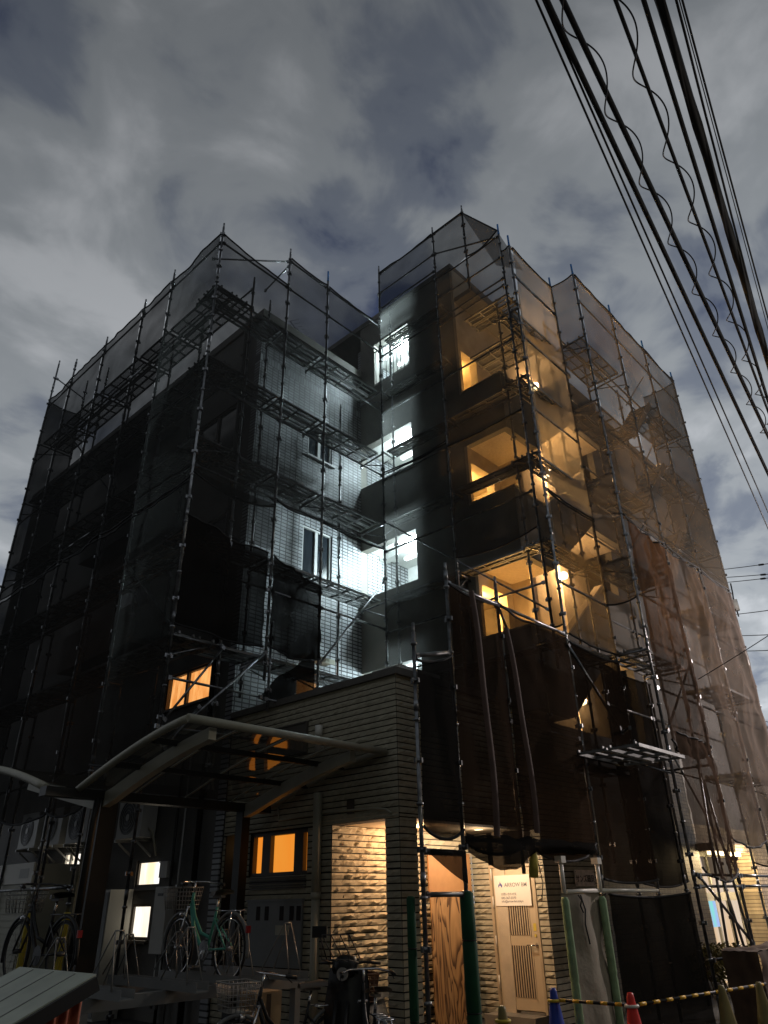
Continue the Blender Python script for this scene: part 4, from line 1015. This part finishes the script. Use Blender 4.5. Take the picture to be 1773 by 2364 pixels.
def bicycle(label, col, basket='wire', loc=(0, 0, 0), yaw=0, dark=False):
    root = thing('bicycle', label, 'bicycle', (0, 0, 0), 'bicycles parked under the shelter')
    rr = .325
    met = CHROME if not dark else DKSTEEL
    for x in (-.53, .56):
        q = MB(); q.tube([(x + (rr - .035) * math.cos(a * PI / 16), 0, rr + (rr - .035) * math.sin(a * PI / 16)) for a in range(32)], .009, 6, closed=True); q.lathe((x, 0, rr), [(.02, -.05), (.028, 0), (.02, .05)], 10, axis='y')
        wh = q.build('wheel', met, root)
        q = MB(); q.tube([(x + (rr - .017) * math.cos(a * PI / 18), 0, rr + (rr - .017) * math.sin(a * PI / 18)) for a in range(36)], .017, 8, closed=True); q.build('tyre', RUBBER, wh)
        q = MB()
        for k in range(18):
            a = k * 2 * PI / 18; s = .03 if k % 2 else -.03
            q.tube([(x + .02 * math.cos(a + .8), s, rr + .02 * math.sin(a + .8)), (x + (rr - .04) * math.cos(a), 0, rr + (rr - .04) * math.sin(a))], .0013, 4, caps=False)
        q.build('spokes', met, wh)
        q = MB(); rng = (-20, 130) if x > 0 else (10, 195)
        q.tube([(x + (rr + .03) * math.cos(R(a)), 0, rr + (rr + .03) * math.sin(R(a))) for a in range(rng[0], rng[1], 8)], .02, 6); q.build('mudguard', GREYB if not dark else BLACKP, root)
    q = MB()
    q.tube([(-.08, 0, .30), (-.19, 0, .62), (-.22, 0, .74)], .017, 8)
    q.tube([(-.08, 0, .31), (.1, 0, .36), (.27, 0, .55), (.36, 0, .78)], .024, 8); q.tube([(-.13, 0, .42), (.08, 0, .47), (.25, 0, .64), (.35, 0, .84)], .019, 8)
    q.tube([(.35, 0, .75), (.325, 0, .9)], .02, 8)
    for s in (-.05, .05): q.tube([(-.08, s * .4, .3), (-.53, s, rr)], .011, 6); q.tube([(-.2, s * .3, .62), (-.53, s, rr)], .009, 6)
    q.build('frame', col, root)
    q = MB()
    for s in (-.045, .045): q.tube([(.355, s, .74), (.43, s, .55), (.56, s, rr)], .012, 6)
    q.tube([(.355, -.05, .74), (.355, .05, .74)], .016, 6); q.build('fork', met, root)
    q = MB(); q.tube([(.325, 0, .88), (.30, 0, 1.02)], .013, 8)
    q.tube([(.08, -.27, .98), (.2, -.26, 1.0), (.32, -.15, 1.02), (.33, 0, 1.02), (.32, .15, 1.02), (.2, .26, 1.0), (.08, .27, .98)], .012, 8)
    hb = q.build('handlebar', met, root)
    for s in (-1, 1):
        q = MB(); q.tube([(.07, s * .27, .98), (.19, s * .262, 1.0)], .018, 8); q.tube([(.19, s * .262, 1.0), (.12, s * .28, .94)], .006, 5); q.build('grip', BLACKP, hb)
    q = MB(); q.tube([(-.2, 0, .65), (-.235, 0, .84)], .013, 8); q.build('seat_post', CHROME, root)
    q = MB()
    def sad(a, c):
        t = a; wd = .03 + .09 * (1 - t) ** 1.5 * (1.2 if t < .7 else 1); an = PI * c
        return (-.36 + .27 * t, wd * math.cos(an), .855 + .05 * math.sin(an) ** .6 + .02 * (1 - t) - .0)
    q.grid(sad, 10, 10); q.box((-.33, -.03, .835), (-.15, .03, .86)); q.build('saddle', mat('saddle_brown', (.16, .13, .10), .5) if not dark else BLACKP, root)
    q = MB(); q.lathe((-.08, 0, .3), [(.095, .045), (.1, .05), (.1, .055)], 18, axis='y'); q.tube([(-.08, .07, .3), (-.02, .09, .15)], .01, 6); q.tube([(-.08, -.07, .3), (-.14, -.09, .45)], .01, 6); q.box((-.07, .08, .13), (.04, .17, .155)); q.box((-.19, -.17, .44), (-.09, -.08, .465))
    q.build('crank', met, root)
    q = MB()
    for s in (-.06, .06): q.tube([(-.25, s, .70), (-.72, s, .70)], .007, 5); q.tube([(-.62, s, .7), (-.55, s, .34)], .006, 5)
    for x in (-.3, -.44, -.58, -.71): q.tube([(x, -.06, .7), (x, .06, .7)], .006, 5)
    q.build('carrier', met, root)
    q = MB(); q.box((-.89, -.025, .48), (-.86, .025, .55)); q.build('reflector', RED, root)
    q = MB(); M_ = WIRE if basket == 'wire' else WICKER
    x0, x1, y0, y1, z0, z1 = .42, .74, -.19, .19, .72, .96
    rr_ = .004 if basket == 'wire' else .007
    for z in [z0 + (z1 - z0) * k / 5 for k in range(6)]:
        f = .82 + .18 * (z - z0) / (z1 - z0); cx = (x0 + x1) / 2
        q.tube([(cx + (x0 - cx) * f, y0 * f, z), (cx + (x1 - cx) * f, y0 * f, z), (cx + (x1 - cx) * f, y1 * f, z), (cx + (x0 - cx) * f, y1 * f, z)], rr_ * (2 if z > z1 - .01 else 1), 4, closed=True)
    for k in range(9):
        y = y0 + (y1 - y0) * k / 8; q.tube([(.455, y * .82, z0), (.42, y, z1)], rr_, 4); q.tube([(.705, y * .82, z0), (.74, y, z1)], rr_, 4); q.tube([(.455, y * .82, z0), (.705, y * .82, z0)], rr_, 4)
    for k in range(1, 7):
        x = x0 + (x1 - x0) * k / 7; q.tube([(x, y0 * .82, z0), (x, y0, z1)], rr_, 4); q.tube([(x, y1 * .82, z0), (x, y1, z1)], rr_, 4)
    bo = q.build('basket', M_, root)
    if basket != 'wire':
        q = MB(); q.box((.415, .04, .88), (.425, .13, .93)); q.build('basket_tag', RED, bo)
    q = MB(); q.lathe((.5, .0, .66), [(.02, -.03), (.04, .03), (.04, .05)], 12, axis='x'); q.build('headlight', CHROME, root)
    root.location = loc; root.rotation_euler = (0, 0, yaw)
    return root
bicycle('mint green bicycle with a wire basket raised on the upper rack tray', MINT, 'wire', (5.72, 8.32, .875), R(88))
bicycle('black bicycle on the upper tray at the left shelter post', BLACKP, 'wire', (4.22, 9.35, .875), R(91), True)
bicycle('dark bicycle with brown wicker basket in front of the lit stone wall', BLACKP, 'wicker', (6.1, 5.95, 0), R(57))
bicycle('chrome handlebar bicycle with wire basket beside the black moped', BLACKP, 'wire', (5.75, 6.75, 0), R(165))

# moped
mo = thing('moped', 'black moped with a wire front carrier and one raised mirror', 'moped', (0, 0, 0))
for x in (-.6, .6):
    q = MB(); q.tube([(x + .2 * math.cos(a * PI / 12), 0, .24 + .2 * math.sin(a * PI / 12)) for a in range(24)], .045, 8, closed=True); wh = q.build('wheel', RUBBER, mo)
    q = MB(); q.lathe((x, 0, .24), [(.16, -.03), (.17, 0), (.16, .03)], 14, axis='y'); q.build('rim', DKSTEEL, wh)
q = MB(); q.grid(lambda a, c: (.36 + .1 * math.cos((a - .5) * PI) - .12 * c, (a - .5) * (.5 - .16 * abs(c - .5)), .3 + .72 * c), 10, 10); q.grid(lambda a, c: (.33 - .12 * c, (a - .5) * (.5 - .16 * abs(c - .5)), .3 + .72 * c), 10, 10); q.build('leg_shield', BLACKP, mo)
q = MB(); q.box((-.15, -.15, .28), (.36, .15, .34)); q.grid(lambda a, c: (-.75 + .62 * a, (.17 - .05 * a) * math.cos(PI * c) * (1 if a > .1 else .7), .32 + .36 * math.sin(PI * c) ** .7), 10, 12); q.build('body', BLACKP, mo)
q = MB(); q.grid(lambda a, c: (-.72 + .55 * a, .14 * math.cos(PI * c), .68 + .09 * math.sin(PI * c) ** .6), 10, 10); q.build('seat', BLACKP, mo)
q = MB(); q.grid(lambda a, c: (.26 + .1 * math.sin(PI * a), .14 * math.cos(PI * c) , .95 + .16 * a + .0), 6, 8); q.lathe((.3, 0, 1.05), [(.10, -.1), (.13, 0), (.10, .08), (.04, .1)], 14); q.tube([(.18, -.34, 1.06), (.26, -.2, 1.08), (.3, 0, 1.06), (.26, .2, 1.08), (.18, .34, 1.06)], .014, 8); q.build('handlebar', BLACKP, mo)
q = MB(); q.lathe((.4, 0, .98), [(.03, -.05), (.065, .01), (.06, .03)], 16, axis='x'); q.build('headlight', mat('lamp_glass', (.35, .33, .3), .1), mo)
q = MB(); q.tube([(.24, -.24, 1.08), (.26, -.3, 1.25), (.25, -.33, 1.33)], .008, 6); q.box((.23, -.42, 1.3), (.26, -.25, 1.41)); q.build('mirror', BLACKP, mo)
q = MB()
for y in (-.15, -.05, .05, .15): q.tube([(.3, y, 1.12), (.42, y, 1.2), (.62, y, 1.34), (.62, y, 1.12), (.34, y, 1.08)], .006, 5)
for (x, z) in ((.42, 1.2), (.62, 1.34), (.62, 1.12)): q.tube([(x, -.15, z), (x, .15, z)], .006, 5)
q.build('carrier', DKSTEEL, mo)
q = MB(); q.tube([(.6, -.07, .24), (.42, -.06, .75)], .02, 8); q.tube([(.6, .07, .24), (.42, .06, .75)], .02, 8); q.grid(lambda a, c: (.6 + .27 * math.cos(R(20 + 140 * a)), (c - .5) * .14, .24 + .27 * math.sin(R(20 + 140 * a))), 10, 4); q.build('fork', BLACKP, mo)
mo.location = (6.5, 6.55, 0); mo.rotation_euler = (0, 0, R(205))
# cardboard box
t = thing('cardboard_box', 'tall brown cardboard box standing between the rack and the bicycles', 'box', (5.62, 7.05, 0))
q = MB(); q.box((5.45, 6.95, 0), (5.8, 7.2, .84)); q.build('carton', CARD, t)
q = MB(); q.box((5.6, 6.9485, .02), (5.66, 6.9495, .82)); q.build('tape', BAG, t)

# ------------------------------------------------------------------ things along the left wall
def ac_unit(label, y0, z0, X=7.2):
    t = thing('air_conditioner', label, 'air conditioner', (X, y0 + .4, z0), 'air conditioner units on the side wall')
    q = MB(); q.box((X, y0, z0), (X + .3, y0 + .86, z0 + .72)); q.box((X - .012, y0 + .01, z0 + .01), (X, y0 + .85, z0 + .03)); q.box((X - .012, y0 + .01, z0 + .69), (X, y0 + .85, z0 + .71)); q.build('casing', ACW, t)
    q = MB(); q.lathe((X - .004, y0 + .5, z0 + .36), [(.29, -.002), (.29, .002)], 28, axis='x'); f = q.build('fan_grille', BLACKP, t)
    q = MB(); q.lathe((X - .012, y0 + .5, z0 + .36), [(.06, -.004), (.06, .004)], 16, axis='x')
    for rr_ in (.12, .18, .24, .29): q.tube([(X - .01, y0 + .5 + rr_ * math.cos(a * PI / 14), z0 + .36 + rr_ * math.sin(a * PI / 14)) for a in range(28)], .004, 4, closed=True)
    q.build('fan_hub', ACW, f)
    for yy in (y0 + .1, y0 + .74):
        q = MB(); q.box((X - .06, yy, z0 - .05), (XL - .003, yy + .04, z0 - .002)); q.bar((X + .02, yy + .02, z0 - .06), (XL - .01, yy + .02, z0 - .3), .03, .03); q.build('bracket', WIRE, t)
    q = MB(); q.tube([(X + .15, y0, z0 + .15), (X + .2, y0 - .08, z0 + .1), (XL - .03, y0 - .1, z0 - .3)], .02, 6); q.build('hose', CREAM, t)
ac_unit('white air conditioner with a round black fan beside the shelter arm', 12.74, 2.72)
ac_unit('air conditioner second from the shelter, behind the scaffold ladder frame', 14.8, 2.76)
ac_unit('air conditioner third from the shelter, half hidden by poles', 15.95, 2.78)
ac_unit('farthest air conditioner on the dark side wall', 17.1, 2.78)
t = thing('storage_cabinet', 'tall grey cabinet with a pale lit side under the white windows', 'cabinet', (7.2, 13.5, 0))
q = MB(); q.box((7.02, 13.16, 0), (7.46, 13.95, 1.9)); q.build('body', mat('cabinet_lit_side', (.50, .49, .43), .4), t)  # window light on the side put into the pale colour
q = MB(); q.box((7.005, 13.18, .04), (7.019, 13.93, 1.86)); dq = q.build('door', GREYB, t)
q = MB(); q.box((6.995, 13.7, 1.35), (7.004, 13.85, 1.7)); q.build('control_panel', BLACKP, dq)
t = thing('water_heater', 'narrow pale water heater box right of the lit windows', 'water heater', (7.4, 12.1, .95))
q = MB(); q.box((7.36, 11.88, .95), (XL - .003, 12.26, 1.92)); q.build('casing', ACW, t)
q = MB(); q.box((7.352, 12.0, 1.78), (7.359, 12.16, 1.82)); q.build('flue_slot', BLACKP, t)
q = MB(); q.tube([(7.44, 11.98, .2), (7.44, 11.98, .95)], .018, 6); q.tube([(7.44, 12.12, .2), (7.44, 12.12, .95)], .018, 6); q.build('pipes', WIRE, t)
t = thing('meter_box', 'small pale meter box on the wall beside the upper lit window', 'meter box', (7.5, 12.2, 2.08))
q = MB(); q.box((7.44, 12.11, 2.06), (XL - .003, 12.35, 2.3)); q.box((7.43, 12.1, 2.29), (XL - .003, 12.36, 2.31)); q.build('box', ACW, t)
t = thing('storage_shed', 'cream storage shed with slatted shutter at the far left', 'shed', (6.9, 16, 0))
q = MB(); q.box((6.42, 15.05, 0), (7.3, 17.2, 2.38)); q.build('body', CREAM, t)
q = MB()
for k in range(18): z = .12 + k * .105; q.bar((6.41, 15.1, z), (6.41, 17.1, z), .02, .085)
q.build('shutter', CREAM, t)
q = MB(); q.box((6.38, 14.98, 2.05), (6.41, 17.25, 2.4)); q.build('fascia', WHITE, t)
q = MB(); q.box((6.376, 15.15, 2.14), (6.379, 15.55, 2.3)); q.build('label', ACW, t)
# yellow guard sleeves at the foot of the left scaffold
for y, lab in ((11.4, 'yellow plastic guard on the left scaffold pole nearest the shelter'), (12.65, 'yellow plastic guard on the second left scaffold pole')):
    for dx in (0,):
        q = MB(); q.lathe((XS + dx, y + (.02 if dx else 0), 0), [(.045, .1), (.05, .12), (.05, 1.55), (.045, 1.58)], 10); tag(q.build('pole_guard', YELLOW), lab + '', 'pole guard', 'yellow pole guards')
# waste bin shed at the lower left
t = thing('waste_shed', 'low waste shed with pale sloping lid and rust red ribbed side', 'waste shed', (2.2, 6.2, 0))
q = MB()
def lidz(x): return 1.2 - .49 * (2.96 - x) * .9
vs = []
for (x, y) in ((1.2, 5.58), (2.96, 5.58), (2.96, 6.85), (1.2, 6.85)): vs += [(x, y, lidz(x)), (x, y, lidz(x) + .03)]
q.add(vs, [(1, 3, 5, 7), (0, 6, 4, 2), (0, 2, 3, 1), (2, 4, 5, 3), (4, 6, 7, 5), (6, 0, 1, 7)]); q.build('lid', LID, t)
q = MB()
for k in range(3): y = 5.85 + k * .35; q.bar((1.25, y, lidz(1.25) + .032), (2.94, y, lidz(2.94) + .032), .008, .006)
q.build('lid_seam', GREYB, t)
q = MB(); q.bar((1.2, 5.565, lidz(1.2) - .03), (2.97, 5.565, lidz(2.97) - .03), .03, .09); q.build('edge_trim', BLACKP, t)
q = MB(); n_ = 60
q.grid(lambda a, c: (1.25 + 1.66 * a, 5.63 + .018 * math.sin(a * n_ * 2 * PI / 3), .02 + (lidz(1.25 + 1.66 * a) - .06) * c), 160, 1); q.build('ribbed_side', RUST, t)
q = MB(); q.box((2.9, 5.66, .02), (2.93, 6.8, 1.12)); q.build('end_panel', GREYB, t)

# ------------------------------------------------------------------ cones and bar
def cone(label, x, y, M, ring=None, h=.7):
    t = thing('traffic_cone', label, 'traffic cone', (x, y, 0), 'traffic cones')
    q = MB(); q.box((x - .19, y - .19, .002), (x + .19, y + .19, .03)); q.build('base', M if M is not CONEO else BLACKP, t)
    q = MB(); q.lathe((x, y, 0), [(.15, .03), (.14, .05), (.045, h - .08), (.04, h - .03), (.03, h), (.012, h + .004)], 20); q.build('body', M, t)
    if ring:
        q = MB(); q.tube([(x + .066 * math.cos(a * PI / 10), y + .066 * math.sin(a * PI / 10), h - .12) for a in range(20)], .016, 8, closed=True); q.build('bar_ring', ring, t)
cone('blue traffic cone in front of the hoarding', 8.69, 5.47, CONEB, YELLOW)
cone('red traffic cone at the end of the striped bar', 8.73, 4.52, CONER, PVC)
cone('yellow topped traffic cone just showing before the door step', 7.05, 5.05, CONEO, YELLOW)
cone('left olive cone beside the brown planter', 9.94, 3.98, CONEO)
cone('right olive cone at the edge of the road', 10.5, 3.75, CONEO)
cone('orange cone at the far right behind the olive cones', 12.3, 3.95, ORANGE)
def zbar(label, p, q_, n):
    t = thing('cone_bar', label, 'barrier bar', p, 'striped barrier bars'); p = Vector(p); q_ = Vector(q_)
    b = MB(); b.tube([p, q_], .017, 8); b.build('bar', BARK, t)
    b = MB()
    for k in range(n): a, c = (k + .25) / n, (k + .72) / n; b.tube([p + (q_ - p) * a, p + (q_ - p) * c], .0185, 8)
    b.build('yellow_band', BARY, t)
zbar('yellow and black bar between the blue and the red cone', (8.69, 5.44, .585), (8.73, 4.58, .585), 5)
zbar('dim striped bar running right from the red cone', (8.78, 4.5, .585), (11.6, 4.05, .585), 11)

# ------------------------------------------------------------------ right side: hedge, planter
hd = thing('hedge', 'small clipped hedge lit yellow below the tiled wall', 'hedge', (16, 6.3, 0))
rnd = random.Random(3); q = MB()
for k in range(1500):
    a = rnd.random(); x = 15.2 + 1.9 * a; y = 6.0 + .6 * rnd.random(); z = .2 + (.55 + .12 * noise.noise(Vector((x * 3, y * 3, 0)))) * rnd.random() ** .7
    d = Vector((rnd.uniform(-1, 1), rnd.uniform(-1, 1), rnd.uniform(-.4, 1))).normalized() * .05; s = d.cross(Vector((rnd.uniform(-1, 1), rnd.uniform(-1, 1), rnd.uniform(-1, 1)))).normalized() * .022
    c = Vector((x, y, z)); q.add([c - d, c + s, c + d, c - s], [(0, 1, 2, 3)])
q.build('leaves', LEAF, hd)
q = MB()
for k in range(14): x = 15.3 + k * .13; q.tube([(x, 6.3, 0), (x + rnd.uniform(-.1, .1), 6.3 + rnd.uniform(-.2, .2), .6)], .012, 5)
q.build('stems', BAG, hd)
t = thing('planter', 'brown tarpaulin covered planter at the foot of the right scaffold', 'planter', (12.8, 4.4, 0))
q = MB()
q.grid(lambda a, c: (12.0 + 1.9 * a, 4.2 + .05 * noise.noise(Vector((a * 7, c * 4, 3))), .02 + .9 * c + .03 * noise.noise(Vector((a * 9, 2, c)))), 26, 10)
q.grid(lambda a, c: (12.0 + .05 * noise.noise(Vector((a * 5, c * 5, 1))), 4.2 + .5 * a, .02 + .9 * c), 8, 8)
q.grid(lambda a, c: (12.0 + 1.9 * a, 4.2 + .5 * c, .92 + .06 * noise.noise(Vector((a * 8, c * 4, 5)))), 26, 8)
q.build('cover', BAG, t)

# ------------------------------------------------------------------ overhead cables
def cable(label, a, c, z, r, wave=0, group='overhead cables', n=40, lumps=False, dz=0):
    a = Vector((*a, z)); c = Vector((*c, z)); d = (c - a)
    s0, s1 = -1.6, 1.9
    pts = []
    for i in range(n + 1):
        t = s0 + (s1 - s0) * i / n; p = a + d * t
        p.z += dz * t + wave * math.sin(i * 1.9); pts.append(p)
    b = MB(); b.tube(pts, r, 8)
    if lumps:
        rn = random.Random(5)
        for k in range(2): b.tube([p + Vector((0, r * .7 * math.cos(i * .9 + k * 3), r * .7 * math.sin(i * .9 + k * 3))) for i, p in enumerate(pts)], r * .6, 6)
    return tag(b.build('overhead_cable', CABLE), label, 'cable', group), pts
cable('thin leftmost overhead cable', (2.67, .96), (12.22, 2.54), 7, .0085)
cable('second thin cable from the left overhead', (2.7, .925), (11.59, 2.34), 7, .0085)
cable('thick cable beside the leftmost thin pair', (2.72, .91), (10.3, 1.93), 7, .021)
o1, p1 = cable('cable carrying the left spiral hanger wire', (2.8, .83), (9.35, 1.61), 7, .021)
o2, p2 = cable('cable carrying the right spiral hanger wire', (3.05, .57), (8.76, 1.42), 7, .014)
cable('plain medium cable right of the spirals', (3.18, .43), (8.61, 1.36), 7, .017)
cable('thickest bundled overhead cable', (3.26, .35), (7.8, 1.10), 7, .032, lumps=True)
cable('thin wavy cable right of the thick bundle', (3.34, .27), (7.4, 1.02), 7, .009, .012)
cable('thin straight cable near the right edge', (3.37, .24), (7.03, .86), 7, .0075)
cable('finest rightmost overhead cable', (3.36, .255), (7.2, .915), 7, .004)
for (pts, lab, rad, ph) in ((p1, 'left spiral hanger wire wound round its cable', .066, 0), (p2, 'right spiral hanger wire wound round its cable', .066, 1)):
    a, c = pts[0], pts[-1]; d = (c - a); L = d.length; e1 = d.normalized(); e2 = Vector((0, 0, 1)); e3 = e1.cross(e2)
    n = 900; b = MB()
    b.tube([a + d * i / n + (e2 * math.cos(2 * PI * (L * i / n) / .78 + ph) + e3 * math.sin(2 * PI * (L * i / n) / .78 + ph)) * rad + Vector((0, 0, -rad * .3)) for i in range(n + 1)], .0062, 5, caps=False)
    tag(b.build('spiral_hanger', CABLE), lab, 'cable', 'spiral hanger wires')
def wire(label, p, q_, r=.012, sag=.1, clamps=0):
    p = Vector(p); q_ = Vector(q_); pts = [p + (q_ - p) * (i / 16) - Vector((0, 0, sag * 4 * (i / 16) * (1 - i / 16))) for i in range(17)]
    t = thing('service_wire', label, 'wire', p, 'service wires at the right edge')
    b = MB(); b.tube(pts, r, 6); b.build('wire', CABLE, t)
    if clamps:
        b = MB()
        for k in range(clamps): c = pts[5 + k * 3]; e_ = pts[6 + k * 3]; b.tube([c, c + (e_ - c) * .6], r * 2.6, 6)
        b.build('clamp', CABLE, t)
for k, (p, q_, cl) in enumerate((((28.9, 8, 13.15), (25.2, 3, 11.1), 1), ((29.0, 8, 12.83), (24.6, 3, 10.4), 1), ((28.95, 8, 12.6), (24.1, 3, 10.2), 2), ((28.6, 8, 11.14), (21.2, 3, 8.4), 0), ((28.4, 8, 10.24), (19.8, 3, 7.2), 0), ((28.4, 8, 9.64), (18.9, 3, 6.6), 0), ((28.5, 8, 7.1), (17.5, 3, 4.2), 0))):
    wire(['topmost service wire with a dark clamp at the right edge', 'second service wire from the top at the right edge', 'third service wire with two clamps at the right edge', 'single wire below the three clamped ones at the right edge', 'upper wire of the low pair over the blue sky gap', 'lower wire of the low pair over the blue sky gap', 'lowest wire at the right edge beside the crumpled net'][k], p, q_, .014, .04, cl)
wire('wire leading from the right scaffold pole up across the crumpled net', (13.85, 4.8, 5.2), (13.95, 2.2, 6.25), .008, .03)
t = thing('wire_connector', 'white service connector hanging below the three clamped wires', 'connector', (29.1, 8, 11.8))
b = MB(); b.tube([(28.9, 7.9, 12.5), (29.2, 8, 12.25), (29.1, 8, 11.95), (29.15, 8, 11.2)], .03, 6); b.build('lead', CABLE, t)
b = MB(); b.tube([(29.15, 8, 11.9), (29.18, 8, 11.45)], .11, 8); b.build('insulator', PVC, t)
# television aerial on the roof
t = thing('television_aerial', 'bare television aerial on the roof behind the front net', 'aerial', (10.4, 13, 14.2))
b = MB(); b.tube([(10.4, 13, 14.2), (10.4, 13, 17.0)], .02, 6); b.build('mast', GALV, t)
b = MB()
for (z, L_, yaw) in ((16.9, 1.6, .5), (16.2, 1.1, 1.4)):
    d = Vector((math.cos(yaw), math.sin(yaw), .25)).normalized(); sd = Vector((-d.y, d.x, 0)); c = Vector((10.4, 13, z))
    b.tube([c - d * L_ * .4, c + d * L_ * .6], .012, 5)
    for k in range(9): p = c - d * L_ * .4 + d * L_ * k / 8; b.tube([p - sd * .28, p + sd * .28], .006, 4)
b.build('aerial_rods', GALV, t)
# street lamps of the road, beyond the edges of the picture
def street_lamp(label, x, y, h, watts, col, arm):
    t = thing('street_lamp', label, 'street lamp', (x, y, 0))
    b = MB(); b.tube([(x, y, 0), (x, y, h), (x + arm[0] * .5, y + arm[1] * .5, h + .25), (x + arm[0], y + arm[1], h + .3)], [.07, .05, .035, .03], 10); b.build('lamp_post', GALV, t)
    b = MB(); b.box((x + arm[0] - .28, y + arm[1] - .1, h + .26), (x + arm[0] + .28, y + arm[1] + .1, h + .36)); b.build('lamp_head', GREYB, t)
    b = MB(); b.box((x + arm[0] - .24, y + arm[1] - .08, h + .235), (x + arm[0] + .24, y + arm[1] + .08, h + .258)); b.build('lens', PUBL, t)
    lamp('lamp_light', (x + arm[0], y + arm[1], h + .12), watts, col, t, .15)
street_lamp('street lamp on the road in front of the wide right scaffold', 20.5, 1.2, 6.6, 2300, (1, .86, .82), (-.5, .9))
street_lamp('street lamp down the road behind the viewer', -3.5, -1.0, 5.2, 50, (.98, 1, .80), (.8, .5))
street_lamp('street lamp across the road from the cones and the hoarding', 11.5, -4.2, 5.0, 170, (1, .93, .80), (-.1, .9))

# houses across the road, behind the viewer: they keep the sky off the lower walls
def house(label, x0, y0, x1, y1, h, face):
    t = thing('neighbour_house', label, 'house', ((x0 + x1) / 2, (y0 + y1) / 2, 0))
    b = MB(); b.box((x0, y0, 0), (x1, y1, h)); b.build('wall', DARKW, t)
    b = MB(); b.box((x0 - .3, y0 - .3, h), (x1 + .3, y1 + .3, h + .2)); b.build('roof', COPING, t)
    for k in range(int((x1 - x0) / 3) if face == 'y' else int((y1 - y0) / 3)):
        for z in (1.0, 3.9, 6.8):
            if z + 1.4 > h: continue
            q = MB()
            if face == 'y': q.box((x0 + 1 + k * 3, y1 - .01, z), (x0 + 2.5 + k * 3, y1 + .03, z + 1.3))
            else: q.box((x1 - .01, y0 + 1 + k * 3, z), (x1 + .03, y0 + 2.5 + k * 3, z + 1.3))
            q.build('window', GLASSD, t)
house('dark house across the road behind the viewer', -9, -16, 13, -5, 9, 'y')
house('second dark house further along across the road', 14.5, -15, 34, -5, 10, 'y')
house('dark house to the left behind the viewer', -20, -3, -6, 22, 10, 'x')
